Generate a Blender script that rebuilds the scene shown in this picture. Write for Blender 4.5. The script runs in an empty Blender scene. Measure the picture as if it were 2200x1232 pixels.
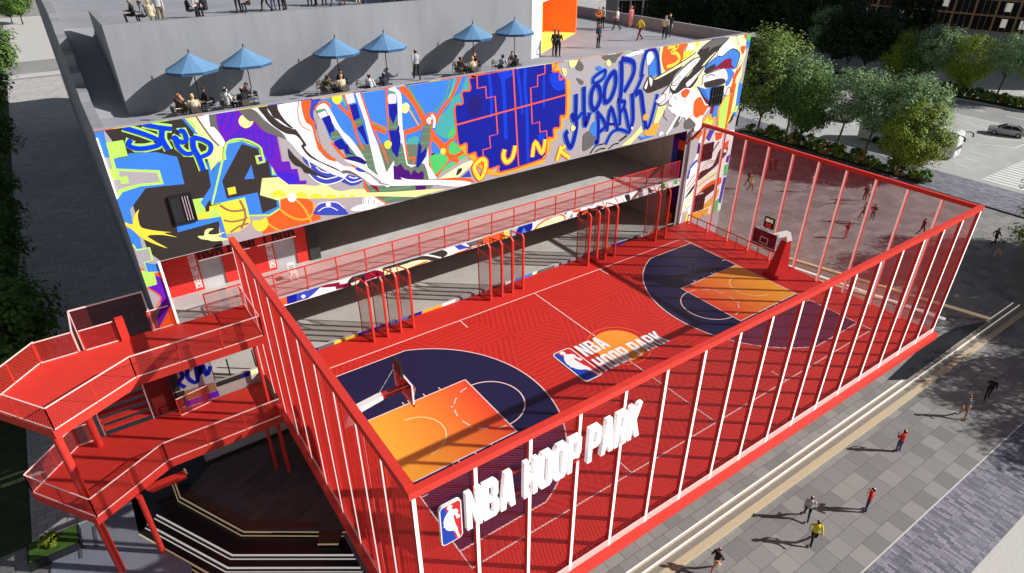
import bpy, math, random
from math import sin, cos, pi, radians, sqrt, atan2, hypot
from mathutils import Vector, Matrix
from mathutils.geometry import tessellate_polygon
random.seed(7)
S = bpy.context.scene
COL = S.collection
GZ = -4.8                       # ground level of the podium under the court (court floor is z = 0)
LZ = -5.25                      # lower plaza, three steps down
RZ = 13.3                       # roof terrace of the building
FY = 17.4                       # plane of the painted facade

# ---------------------------------------------------------------- camera, and "where on a level does this picture point lie"
CAM = Vector((-7.7008, -13.8349, 22.0121)); AZ, PT, RO, FPX = 0.6074, -0.5326, 0.0009, 1366.8
cf = Vector((sin(AZ)*cos(PT), cos(AZ)*cos(PT), sin(PT)))
cr = Vector((cos(AZ), -sin(AZ), 0)); cu = cr.cross(cf)
def _ray(px, py): return cf + cr*((px-1100)/FPX) - cu*((py-616)/FPX)
def at(px, py, z=0.0):
    d = _ray(px, py); return CAM + d*((z-CAM.z)/d.z)
def at_y(px, py, y=FY):
    d = _ray(px, py); return CAM + d*((y-CAM.y)/d.y)

# ---------------------------------------------------------------- materials
def lin(c):
    c = c/255.0
    return c/12.92 if c <= 0.04045 else ((c+0.055)/1.055)**2.4
MATS = {}
def mat(name, rgb, rough=0.6, var=0.0, scale=3.0, metal=0.0, spec=0.4, emit=0.0, k=1.0, bump=0.0, streak=None):
    """rgb is an sRGB paint colour; var adds soft procedural variation"""
    if name in MATS: return MATS[name]
    m = bpy.data.materials.new(name); m.use_nodes = True
    nt = m.node_tree; b = nt.nodes['Principled BSDF']
    c = tuple(min(0.9, lin(v)*k) for v in rgb)
    b.inputs['Base Color'].default_value = (*c, 1)
    b.inputs['Roughness'].default_value = rough
    b.inputs['Metallic'].default_value = metal
    b.inputs['Specular IOR Level'].default_value = spec
    if emit:
        b.inputs['Emission Color'].default_value = (*c, 1); b.inputs['Emission Strength'].default_value = emit
    if var or bump:
        tc = nt.nodes.new('ShaderNodeTexCoord'); n = nt.nodes.new('ShaderNodeTexNoise')
        n.inputs['Scale'].default_value = scale; n.inputs['Detail'].default_value = 6; n.inputs['Roughness'].default_value = 0.62
        if streak:
            mp = nt.nodes.new('ShaderNodeMapping'); mp.inputs['Scale'].default_value = streak; nt.links.new(tc.outputs['Object'], mp.inputs[0]); nt.links.new(mp.outputs[0], n.inputs['Vector'])
        else: nt.links.new(tc.outputs['Object'], n.inputs['Vector'])
        if var:
            r = nt.nodes.new('ShaderNodeMapRange'); r.inputs[1].default_value = .28; r.inputs[2].default_value = .72
            r.inputs[3].default_value = 1-var; r.inputs[4].default_value = 1+var*.7
            mx = nt.nodes.new('ShaderNodeMix'); mx.data_type = 'RGBA'; mx.blend_type = 'MULTIPLY'; mx.inputs[0].default_value = 1
            mx.inputs[6].default_value = (*c, 1)
            nt.links.new(n.outputs['Fac'], r.inputs[0]); nt.links.new(r.outputs[0], mx.inputs[7])
            nt.links.new(mx.outputs[2], b.inputs['Base Color'])
        if bump:
            bp = nt.nodes.new('ShaderNodeBump'); bp.inputs['Strength'].default_value = bump; bp.inputs['Distance'].default_value = .05
            nt.links.new(n.outputs['Fac'], bp.inputs['Height']); nt.links.new(bp.outputs[0], b.inputs['Normal'])
    MATS[name] = m; return m

def paver(name, c1, c2, mort, w, h, off=.5, rough=.65, rot=0.0, msize=.015, noise=.25, big=0.0):
    """slabs laid in the ground plane; each slab gets its own tone"""
    m = bpy.data.materials.new(name); m.use_nodes = True; nt = m.node_tree; b = nt.nodes['Principled BSDF']
    L = nt.links.new
    tc = nt.nodes.new('ShaderNodeTexCoord'); mp = nt.nodes.new('ShaderNodeMapping'); mp.inputs['Rotation'].default_value = (0, 0, rot)
    br = nt.nodes.new('ShaderNodeTexBrick'); br.offset = off
    br.inputs['Scale'].default_value = 1; br.inputs['Brick Width'].default_value = w; br.inputs['Row Height'].default_value = h
    br.inputs['Mortar Size'].default_value = msize; br.inputs['Mortar Smooth'].default_value = .3; br.inputs['Bias'].default_value = 0
    br.inputs['Color1'].default_value = (*[lin(v) for v in c1], 1); br.inputs['Color2'].default_value = (*[lin(v) for v in c2], 1)
    br.inputs['Mortar'].default_value = (*[lin(v) for v in mort], 1)
    n = nt.nodes.new('ShaderNodeTexNoise'); n.inputs['Scale'].default_value = 9; n.inputs['Detail'].default_value = 8; n.inputs['Roughness'].default_value = .75
    n2 = nt.nodes.new('ShaderNodeTexNoise'); n2.inputs['Scale'].default_value = .18; n2.inputs['Detail'].default_value = 5
    r = nt.nodes.new('ShaderNodeMapRange'); r.inputs[1].default_value = .25; r.inputs[2].default_value = .75; r.inputs[3].default_value = 1-noise; r.inputs[4].default_value = 1+noise
    r2 = nt.nodes.new('ShaderNodeMapRange'); r2.inputs[1].default_value = .3; r2.inputs[2].default_value = .7; r2.inputs[3].default_value = 1-big; r2.inputs[4].default_value = 1+big*.5
    mu = nt.nodes.new('ShaderNodeMath'); mu.operation = 'MULTIPLY'
    mx = nt.nodes.new('ShaderNodeMix'); mx.data_type = 'RGBA'; mx.blend_type = 'MULTIPLY'; mx.inputs[0].default_value = 1
    L(tc.outputs['Object'], mp.inputs[0]); L(mp.outputs[0], br.inputs['Vector']); L(tc.outputs['Object'], n.inputs['Vector']); L(tc.outputs['Object'], n2.inputs['Vector'])
    L(n.outputs['Fac'], r.inputs[0]); L(n2.outputs['Fac'], r2.inputs[0]); L(r.outputs[0], mu.inputs[0]); L(r2.outputs[0], mu.inputs[1])
    L(br.outputs['Color'], mx.inputs[6]); L(mu.outputs[0], mx.inputs[7]); L(mx.outputs[2], b.inputs['Base Color'])
    bp = nt.nodes.new('ShaderNodeBump'); bp.inputs['Strength'].default_value = .35; bp.inputs['Distance'].default_value = .02; bp.invert = True
    L(br.outputs['Fac'], bp.inputs['Height']); L(bp.outputs[0], b.inputs['Normal'])
    b.inputs['Roughness'].default_value = rough
    MATS[name] = m; return m

def mesh_mat(name, rgb, cell, cover, k=1.0):
    """expanded metal net: diamond wires with see-through holes, laid out in the panel's own UV metres"""
    m = bpy.data.materials.new(name); m.use_nodes = True; nt = m.node_tree; L = nt.links.new
    b = nt.nodes['Principled BSDF']; b.inputs['Base Color'].default_value = (*[lin(v)*k for v in rgb], 1); b.inputs['Roughness'].default_value = .5
    uv = nt.nodes.new('ShaderNodeUVMap'); sp = nt.nodes.new('ShaderNodeSeparateXYZ'); L(uv.outputs[0], sp.inputs[0])
    outs = []
    for sg in ('ADD', 'SUBTRACT'):
        s2 = nt.nodes.new('ShaderNodeMath'); s2.operation = 'MULTIPLY'; s2.inputs[1].default_value = 1.75; L(sp.outputs[1], s2.inputs[0])
        a = nt.nodes.new('ShaderNodeMath'); a.operation = sg; L(sp.outputs[0], a.inputs[0]); L(s2.outputs[0], a.inputs[1])
        p = nt.nodes.new('ShaderNodeMath'); p.operation = 'PINGPONG'; p.inputs[1].default_value = cell/2; L(a.outputs[0], p.inputs[0])
        c = nt.nodes.new('ShaderNodeMath'); c.operation = 'LESS_THAN'; c.inputs[1].default_value = cell*cover/4; L(p.outputs[0], c.inputs[0])
        outs.append(c)
    mx = nt.nodes.new('ShaderNodeMath'); mx.operation = 'MAXIMUM'; L(outs[0].outputs[0], mx.inputs[0]); L(outs[1].outputs[0], mx.inputs[1])
    L(mx.outputs[0], b.inputs['Alpha'])
    MATS[name] = m; return m

def glass(name, rgb, alpha, rough=.08):
    m = bpy.data.materials.new(name); m.use_nodes = True; b = m.node_tree.nodes['Principled BSDF']
    b.inputs['Base Color'].default_value = (*[lin(v) for v in rgb], 1); b.inputs['Alpha'].default_value = alpha; b.inputs['Roughness'].default_value = rough
    MATS[name] = m; return m

RED = mat('red_paint', (220, 58, 46), .5, .08, 1.6)
DRED = mat('dark_red_paint', (178, 30, 26), .5, .08, 1.5)
WHITE = mat('white_paint', (238, 236, 234), .45)
PALE = mat('pale_line_paint', (250, 205, 200), .55)
LEDW = mat('light_strip', (255, 240, 230), .4, emit=.35)
PLED = mat('post_light_strip', (255, 236, 230), .4, emit=.75)
LEDT = mat('warm_light_strip', (226, 200, 158), .4, emit=.2)
CONC = mat('grey_concrete', (146, 147, 151), .8, .17, .8, bump=.12, streak=(1, 1, .22))
CONCD = mat('floor_concrete', (190, 188, 184), .75, .2, .5)
CONCW = mat('warm_concrete', (196, 188, 172), .8, .22, .6)
ROOF = mat('roof_screed', (150, 151, 157), .85, .14, .4)
BLACK = mat('black_metal', (26, 26, 28), .5)
STEEL = mat('steel', (150, 150, 152), .35, metal=.8)
GLOSS = mat('black_granite', (38, 39, 42), .3, .3, 1.5, spec=.5)
WOOD = mat('bench_timber', (112, 82, 62), .55, .3, 4)
NET = mesh_mat('red_net', (150, 24, 26), .17, .30)
NETL = mesh_mat('side_red_net', (214, 48, 40), .085, .34)
NETF = mesh_mat('red_net_fine', (204, 44, 40), .1, .42)
NETR = mesh_mat('rail_net', (206, 60, 50), .13, .42)
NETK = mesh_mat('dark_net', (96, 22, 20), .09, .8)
PERF = mesh_mat('perforated_kick_plate', (250, 205, 198), .12, 1.1)

# ---------------------------------------------------------------- mesh builder
class MB:
    def __init__(s): s.v = []; s.f = []; s.m = []; s.mats = []; s.uv = {}
    def mi(s, m):
        if m not in s.mats: s.mats.append(m)
        return s.mats.index(m)
    def face(s, pts, m, uv=None):
        i = len(s.v); s.v += [tuple(p) for p in pts]; s.f.append(tuple(range(i, i+len(pts)))); s.m.append(s.mi(m))
        if uv: s.uv[len(s.f)-1] = uv
    def box(s, a, b, m, rot=0.0, c=None):
        x0, y0, z0 = a; x1, y1, z1 = b
        P = [(x0,y0,z0),(x1,y0,z0),(x1,y1,z0),(x0,y1,z0),(x0,y0,z1),(x1,y0,z1),(x1,y1,z1),(x0,y1,z1)]
        if rot:
            cx, cy = c if c else ((x0+x1)/2, (y0+y1)/2); q, w = cos(rot), sin(rot)
            P = [(cx+(x-cx)*q-(y-cy)*w, cy+(x-cx)*w+(y-cy)*q, z) for x, y, z in P]
        s.hexa(P, m)
    def hexa(s, P, m):
        i = len(s.v); s.v += [tuple(p) for p in P]; k = s.mi(m)
        for f in ((0,3,2,1),(4,5,6,7),(0,1,5,4),(1,2,6,5),(2,3,7,6),(3,0,4,7)):
            s.f.append(tuple(i+j for j in f)); s.m.append(k)
    def bar(s, p, q, w, m, h=None, up=(0,0,1)):
        """square bar from p to q"""
        p, q = Vector(p), Vector(q); d = (q-p).normalized(); u = Vector(up)
        if abs(d.dot(u)) > .97: u = Vector((0,1,0)) if abs(d.y) < .9 else Vector((1,0,0))
        a = d.cross(u).normalized()*w/2; b = a.cross(d).normalized()*(h or w)/2
        s.hexa([p-a-b, p+a-b, p+a+b, p-a+b, q-a-b, q+a-b, q+a+b, q-a+b], m)
    def tube(s, path, r, m, n=8, cap=True):
        path = [Vector(p) for p in path]; rs = r if isinstance(r, (list, tuple)) else [r]*len(path); k = s.mi(m); i0 = len(s.v)
        pu = None
        for j, p in enumerate(path):
            d = (path[min(j+1, len(path)-1)]-path[max(j-1, 0)]).normalized()
            u = pu if pu is not None else (Vector((0,0,1)) if abs(d.z) < .9 else Vector((1,0,0)))
            a = d.cross(u).normalized(); b = a.cross(d).normalized(); pu = b
            for t in range(n):
                g = 2*pi*t/n; s.v.append(tuple(p+(a*cos(g)+b*sin(g))*rs[j]))
        for j in range(len(path)-1):
            for t in range(n):
                s.f.append((i0+j*n+t, i0+j*n+(t+1)%n, i0+(j+1)*n+(t+1)%n, i0+(j+1)*n+t)); s.m.append(k)
        if cap:
            s.f.append(tuple(i0+t for t in range(n))[::-1]); s.m.append(k)
            e = i0+(len(path)-1)*n; s.f.append(tuple(e+t for t in range(n))); s.m.append(k)
    def disc(s, c, r, z, m, n=32, a0=0, a1=2*pi):
        s.face([(c[0]+r*cos(a0+(a1-a0)*t/n), c[1]+r*sin(a0+(a1-a0)*t/n), z) for t in range(n)], m)
    def arc(s, c, r, w, z, m, a0, a1, n=32):
        for t in range(n):
            g, h = a0+(a1-a0)*t/n, a0+(a1-a0)*(t+1)/n
            s.face([(c[0]+(r-w/2)*cos(g), c[1]+(r-w/2)*sin(g), z), (c[0]+(r+w/2)*cos(g), c[1]+(r+w/2)*sin(g), z),
                    (c[0]+(r+w/2)*cos(h), c[1]+(r+w/2)*sin(h), z), (c[0]+(r-w/2)*cos(h), c[1]+(r-w/2)*sin(h), z)], m)
    def line(s, p, q, w, z, m):
        p, q = Vector(p[:2]), Vector(q[:2]); d = (q-p).normalized(); a = Vector((-d.y, d.x))*w/2
        s.face([(*(p-a), z), (*(q-a), z), (*(q+a), z), (*(p+a), z)], m)
    def prism(s, pts, z0, z1, m, mtop=None):
        n = len(pts); i = len(s.v); k = s.mi(m); kt = s.mi(mtop or m)
        if sum(pts[j][0]*pts[(j+1)%n][1]-pts[(j+1)%n][0]*pts[j][1] for j in range(n)) < 0: pts = pts[::-1]
        s.v += [(p[0], p[1], z0) for p in pts]+[(p[0], p[1], z1) for p in pts]
        s.f.append(tuple(range(i+n-1, i-1, -1))); s.m.append(k); s.f.append(tuple(range(i+n, i+2*n))); s.m.append(kt)
        for j in range(n): s.f.append((i+j, i+(j+1)%n, i+n+(j+1)%n, i+n+j)); s.m.append(k)
    def flat(s, rings, f3, m):
        """filled plane figure with holes; f3 maps (u, v) to a point"""
        tri = tessellate_polygon([[Vector((*p, 0)) for p in r] for r in rings]); P = [p for r in rings for p in r]
        i = len(s.v); s.v += [tuple(f3(*p)) for p in P]; k = s.mi(m)
        for t in tri: s.f.append(tuple(i+j for j in t)); s.m.append(k)
    def solid(s, rings, f3, m, mside=None):
        """the same figure with thickness; f3(u, v, w) with w = 0 back, 1 front"""
        s.flat(rings, lambda u, v: f3(u, v, 1), m); s.flat(rings, lambda u, v: f3(u, v, 0), m)
        for r in rings:
            for j in range(len(r)):
                a, b = r[j], r[(j+1) % len(r)]; s.face([f3(*a, 0), f3(*b, 0), f3(*b, 1), f3(*a, 1)], mside or m)
    def build(s, name, parent=None, loc=None, smooth=False):
        me = bpy.data.meshes.new(name); me.from_pydata(s.v, [], s.f); 
        for m in s.mats: me.materials.append(m)
        me.polygons.foreach_set('material_index', s.m)
        if smooth: me.polygons.foreach_set('use_smooth', [True]*len(s.f))
        if s.uv:
            u = me.uv_layers.new(name='UVMap')
            for fi, c in s.uv.items():
                for li, q in zip(me.polygons[fi].loop_indices, c): u.data[li].uv = q
        me.update()
        o = bpy.data.objects.new(name, me); COL.objects.link(o)
        if parent: o.parent = parent
        if loc: o.location = loc
        return o

def tag(o, label=None, cat=None, group=None, kind=None):
    if label: o['label'] = label
    if cat: o['category'] = cat
    if group: o['group'] = group
    if kind: o['kind'] = kind
    return o
def empty(name, loc=(0,0,0), rz=0.0):
    o = bpy.data.objects.new(name, None); COL.objects.link(o); o.location = loc; o.rotation_euler.z = rz; o.empty_display_size = .3
    return o
def copy_tree(o, parent=None):
    c = o.copy(); COL.objects.link(c)
    if parent: c.parent = parent
    for ch in list(o.children): copy_tree(ch, c)
    return c
def struct(name, mb): return tag(mb.build(name), kind='structure')
def quad_net(mb, p0, p1, z0, z1, m):
    """upright net panel with UVs in metres"""
    p0, p1 = Vector(p0), Vector(p1); L = (p1-p0).length
    mb.face([(*p0, z0), (*p1, z0), (*p1, z1), (*p0, z1)], m, [(0, z0), (L, z0), (L, z1), (0, z1)])

# block letters, unit height
GLY = {
'N': [[(0,0),(0,1),(.2,1),(.37,.47),(.37,1),(.56,1),(.56,0),(.37,0),(.19,.55),(.19,0)]],
'B': [[(0,0),(0,1),(.43,1),(.54,.91),(.54,.6),(.46,.51),(.56,.42),(.56,.09),(.45,0)], [(.19,.14),(.19,.44),(.36,.44),(.36,.14)], [(.19,.58),(.19,.86),(.35,.86),(.35,.58)]],
'A': [[(0,0),(.16,1),(.42,1),(.58,0),(.38,0),(.35,.2),(.23,.2),(.2,0)], [(.25,.36),(.29,.74),(.33,.36)]],
'H': [[(0,0),(0,1),(.19,1),(.19,.6),(.36,.6),(.36,1),(.55,1),(.55,0),(.36,0),(.36,.42),(.19,.42),(.19,0)]],
'O': [[(.1,0),(0,.09),(0,.91),(.1,1),(.44,1),(.54,.91),(.54,.09),(.44,0)], [(.19,.16),(.19,.84),(.35,.84),(.35,.16)]],
'P': [[(0,0),(0,1),(.44,1),(.55,.91),(.55,.48),(.44,.38),(.19,.38),(.19,0)], [(.19,.54),(.19,.85),(.36,.85),(.36,.54)]],
'R': [[(0,0),(0,1),(.44,1),(.55,.91),(.55,.55),(.47,.46),(.57,0),(.37,0),(.29,.4),(.19,.4),(.19,0)], [(.19,.55),(.19,.85),(.36,.85),(.36,.55)]],
'K': [[(0,0),(0,1),(.19,1),(.19,.62),(.37,1),(.58,1),(.36,.54),(.59,0),(.38,0),(.24,.36),(.19,.27),(.19,0)]],
'E': [[(0,0),(0,1),(.5,1),(.5,.85),(.19,.85),(.19,.58),(.45,.58),(.45,.43),(.19,.43),(.19,.15),(.5,.15),(.5,0)]],
'F': [[(0,0),(0,1),(.5,1),(.5,.85),(.19,.85),(.19,.58),(.45,.58),(.45,.43),(.19,.43),(.19,0)]],
'C': [[(.1,0),(0,.09),(0,.91),(.1,1),(.44,1),(.54,.91),(.54,.68),(.35,.68),(.35,.84),(.19,.84),(.19,.16),(.35,.16),(.35,.32),(.54,.32),(.54,.09),(.44,0)]],
'S': [[(.1,0),(0,.09),(0,.3),(.19,.3),(.19,.15),(.35,.15),(.35,.4),(.1,.46),(0,.56),(0,.91),(.1,1),(.44,1),(.54,.91),(.54,.7),(.35,.7),(.35,.85),(.19,.85),(.19,.6),(.44,.53),(.54,.44),(.54,.09),(.44,0)]],
'T': [[(.17,0),(.17,.84),(0,.84),(0,1),(.54,1),(.54,.84),(.37,.84),(.37,0)]],
'W': [[(.1,0),(0,1),(.17,1),(.22,.4),(.29,.9),(.41,.9),(.48,.4),(.53,1),(.7,1),(.6,0),(.42,0),(.35,.45),(.28,0)]],
'I': [[(0,0),(0,1),(.19,1),(.19,0)]],
'2': [[(0,0),(0,.2),(.35,.62),(.35,.84),(.19,.84),(.19,.66),(0,.66),(0,.91),(.1,1),(.44,1),(.54,.91),(.54,.56),(.24,.17),(.54,.17),(.54,0)]],
'4': [[(.3,0),(.3,.2),(0,.2),(0,.38),(.26,1),(.48,1),(.48,.37),(.56,.37),(.56,.2),(.48,.2),(.48,0)], [(.17,.37),(.3,.37),(.3,.68)]],
'0': [[(.1,0),(0,.09),(0,.91),(.1,1),(.44,1),(.54,.91),(.54,.09),(.44,0)], [(.19,.16),(.19,.84),(.35,.84),(.35,.16)]],
'3': [[(.1,0),(0,.09),(0,.3),(.19,.3),(.19,.16),(.35,.16),(.35,.43),(.15,.43),(.15,.57),(.35,.57),(.35,.84),(.19,.84),(.19,.7),(0,.7),(0,.91),(.1,1),(.44,1),(.54,.91),(.54,.58),(.46,.5),(.54,.42),(.54,.09),(.44,0)]],
}
def word(mb, txt, f3, m, gap=.07, solid=False, mside=None):
    """f3(u, v[, w]) with letter height 1"""
    x = 0.0
    for ch in txt:
        if ch == ' ': x += .26; continue
        if ch == ':':
            for y in (.2, .6):
                mb.flat([[(x, y), (x+.14, y), (x+.14, y+.18), (x, y+.18)]], f3, m)
            x += .14+gap; continue
        rings = [[(x+u, v) for u, v in r] for r in GLY[ch]]
        (mb.solid(rings, f3, m, mside) if solid else mb.flat(rings, f3, m))
        x += max(u for u, v in GLY[ch][0])+gap
    return x-gap

def rrect(w, h, r, n=5):
    P = []
    for cx, cy, a in ((w-r, h-r, 0), (r, h-r, pi/2), (r, r, pi), (w-r, r, 3*pi/2)):
        P += [(cx+r*cos(a+pi/2*t/n), cy+r*sin(a+pi/2*t/n)) for t in range(n+1)]
    return P
LOGO_W, LOGO_H = .44, 1.0
SIL = [(.155,.95),(.2,.975),(.25,.95),(.262,.9),(.24,.855),(.26,.83),(.335,.8),(.37,.74),(.355,.66),(.395,.60),(.4,.555),(.36,.535),(.32,.56),(.318,.62),(.29,.70),
       (.27,.62),(.285,.52),(.3,.42),(.335,.3),(.345,.17),(.375,.06),(.36,.03),(.33,.04),(.30,.18),(.255,.28),(.16,.335),(.105,.40),(.085,.47),(.065,.49),(.055,.47),(.07,.545),(.06,.6),(.085,.70),(.13,.78),(.17,.82),(.185,.86),(.155,.885)]
def league_logo(mb, f, depth=None):
    """rounded panel split blue and red with the white dribbling figure; f(u, v, layer)"""
    blue = mat('logo_blue', (22, 62, 170), .5); red = mat('logo_red', (208, 32, 40), .5)
    R = rrect(LOGO_W, LOGO_H, .09)
    if depth: mb.solid([R], depth, WHITE)
    else: mb.flat([R], lambda u, v: f(u, v, 0), WHITE)
    inner = [(.022+u*.9, .022+v*.956) for u, v in rrect(LOGO_W, LOGO_H, .075)]
    left = clip_half(inner, -1, -.19, .30); right = clip_half(inner, 1, .19, -.30)
    mb.flat([left], lambda u, v: f(u, v, 1), blue); mb.flat([right], lambda u, v: f(u, v, 1), red)
    mb.flat([SIL], lambda u, v: f(u, v, 2), WHITE)
def clip_half(P, a, b, c):
    """keep a*x + b*y + c >= 0"""
    out = []; n = len(P)
    for i in range(n):
        p, q = P[i], P[(i+1) % n]; d, e = a*p[0]+b*p[1]+c, a*q[0]+b*q[1]+c
        if d >= 0: out.append(p)
        if (d >= 0) != (e >= 0):
            t = d/(d-e); out.append((p[0]+(q[0]-p[0])*t, p[1]+(q[1]-p[1])*t))
    return out
def clip_rect(P, x0, z0, x1, z1):
    for h in ((1, 0, -x0), (-1, 0, x1), (0, 1, -z0), (0, -1, z1)):
        if P: P = clip_half(P, *h)
    return P
# ---------------------------------------------------------------- the painted facade: flat figures on the wall plane
PC = dict(b=(62,130,225), B=(0,58,232), k=(56,50,48), g=(186,250,104), y=(240,255,160), h=(172,167,172), w=(248,244,244), p=(104,28,186), v=(66,36,205), m=(104,102,100),
          o=(243,98,40), n=(15,28,155), Y=(255,222,70), d=(74,10,118), s=(104,122,104), t=(72,172,172), i=(56,74,184), G=(82,200,108), A=(252,172,58), c=(250,250,190),
          r=(132,18,56), e=(84,160,108), L=(120,170,240), K=(40,42,44), N=(26,24,118), H=(205,202,202), T=(150,110,80), j=(10,60,215), x=(226,222,226), q=(60,40,36))
CROPS = dict(P=(0,0,1), A=(200,230,8.8), B=(200,360,8.8), C=(230,480,8.8), D=(420,200,8.8), E=(440,320,8.8), F=(450,400,8.8), G=(620,180,8.8), H=(620,310,8.8), I=(820,160,8.8),
             J=(820,280,8.8), K=(960,130,7.333), L=(960,230,7.333), N=(1200,100,8.8), O=(1200,200,8.8), Q=(1400,180,8.8), U=(1370,60,8.8), R=(1430,280,5.6), Z=(300,440,4.4),
             a=(560,520,6.47), c=(880,430,6.47), d=(1180,360,7.333))
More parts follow.
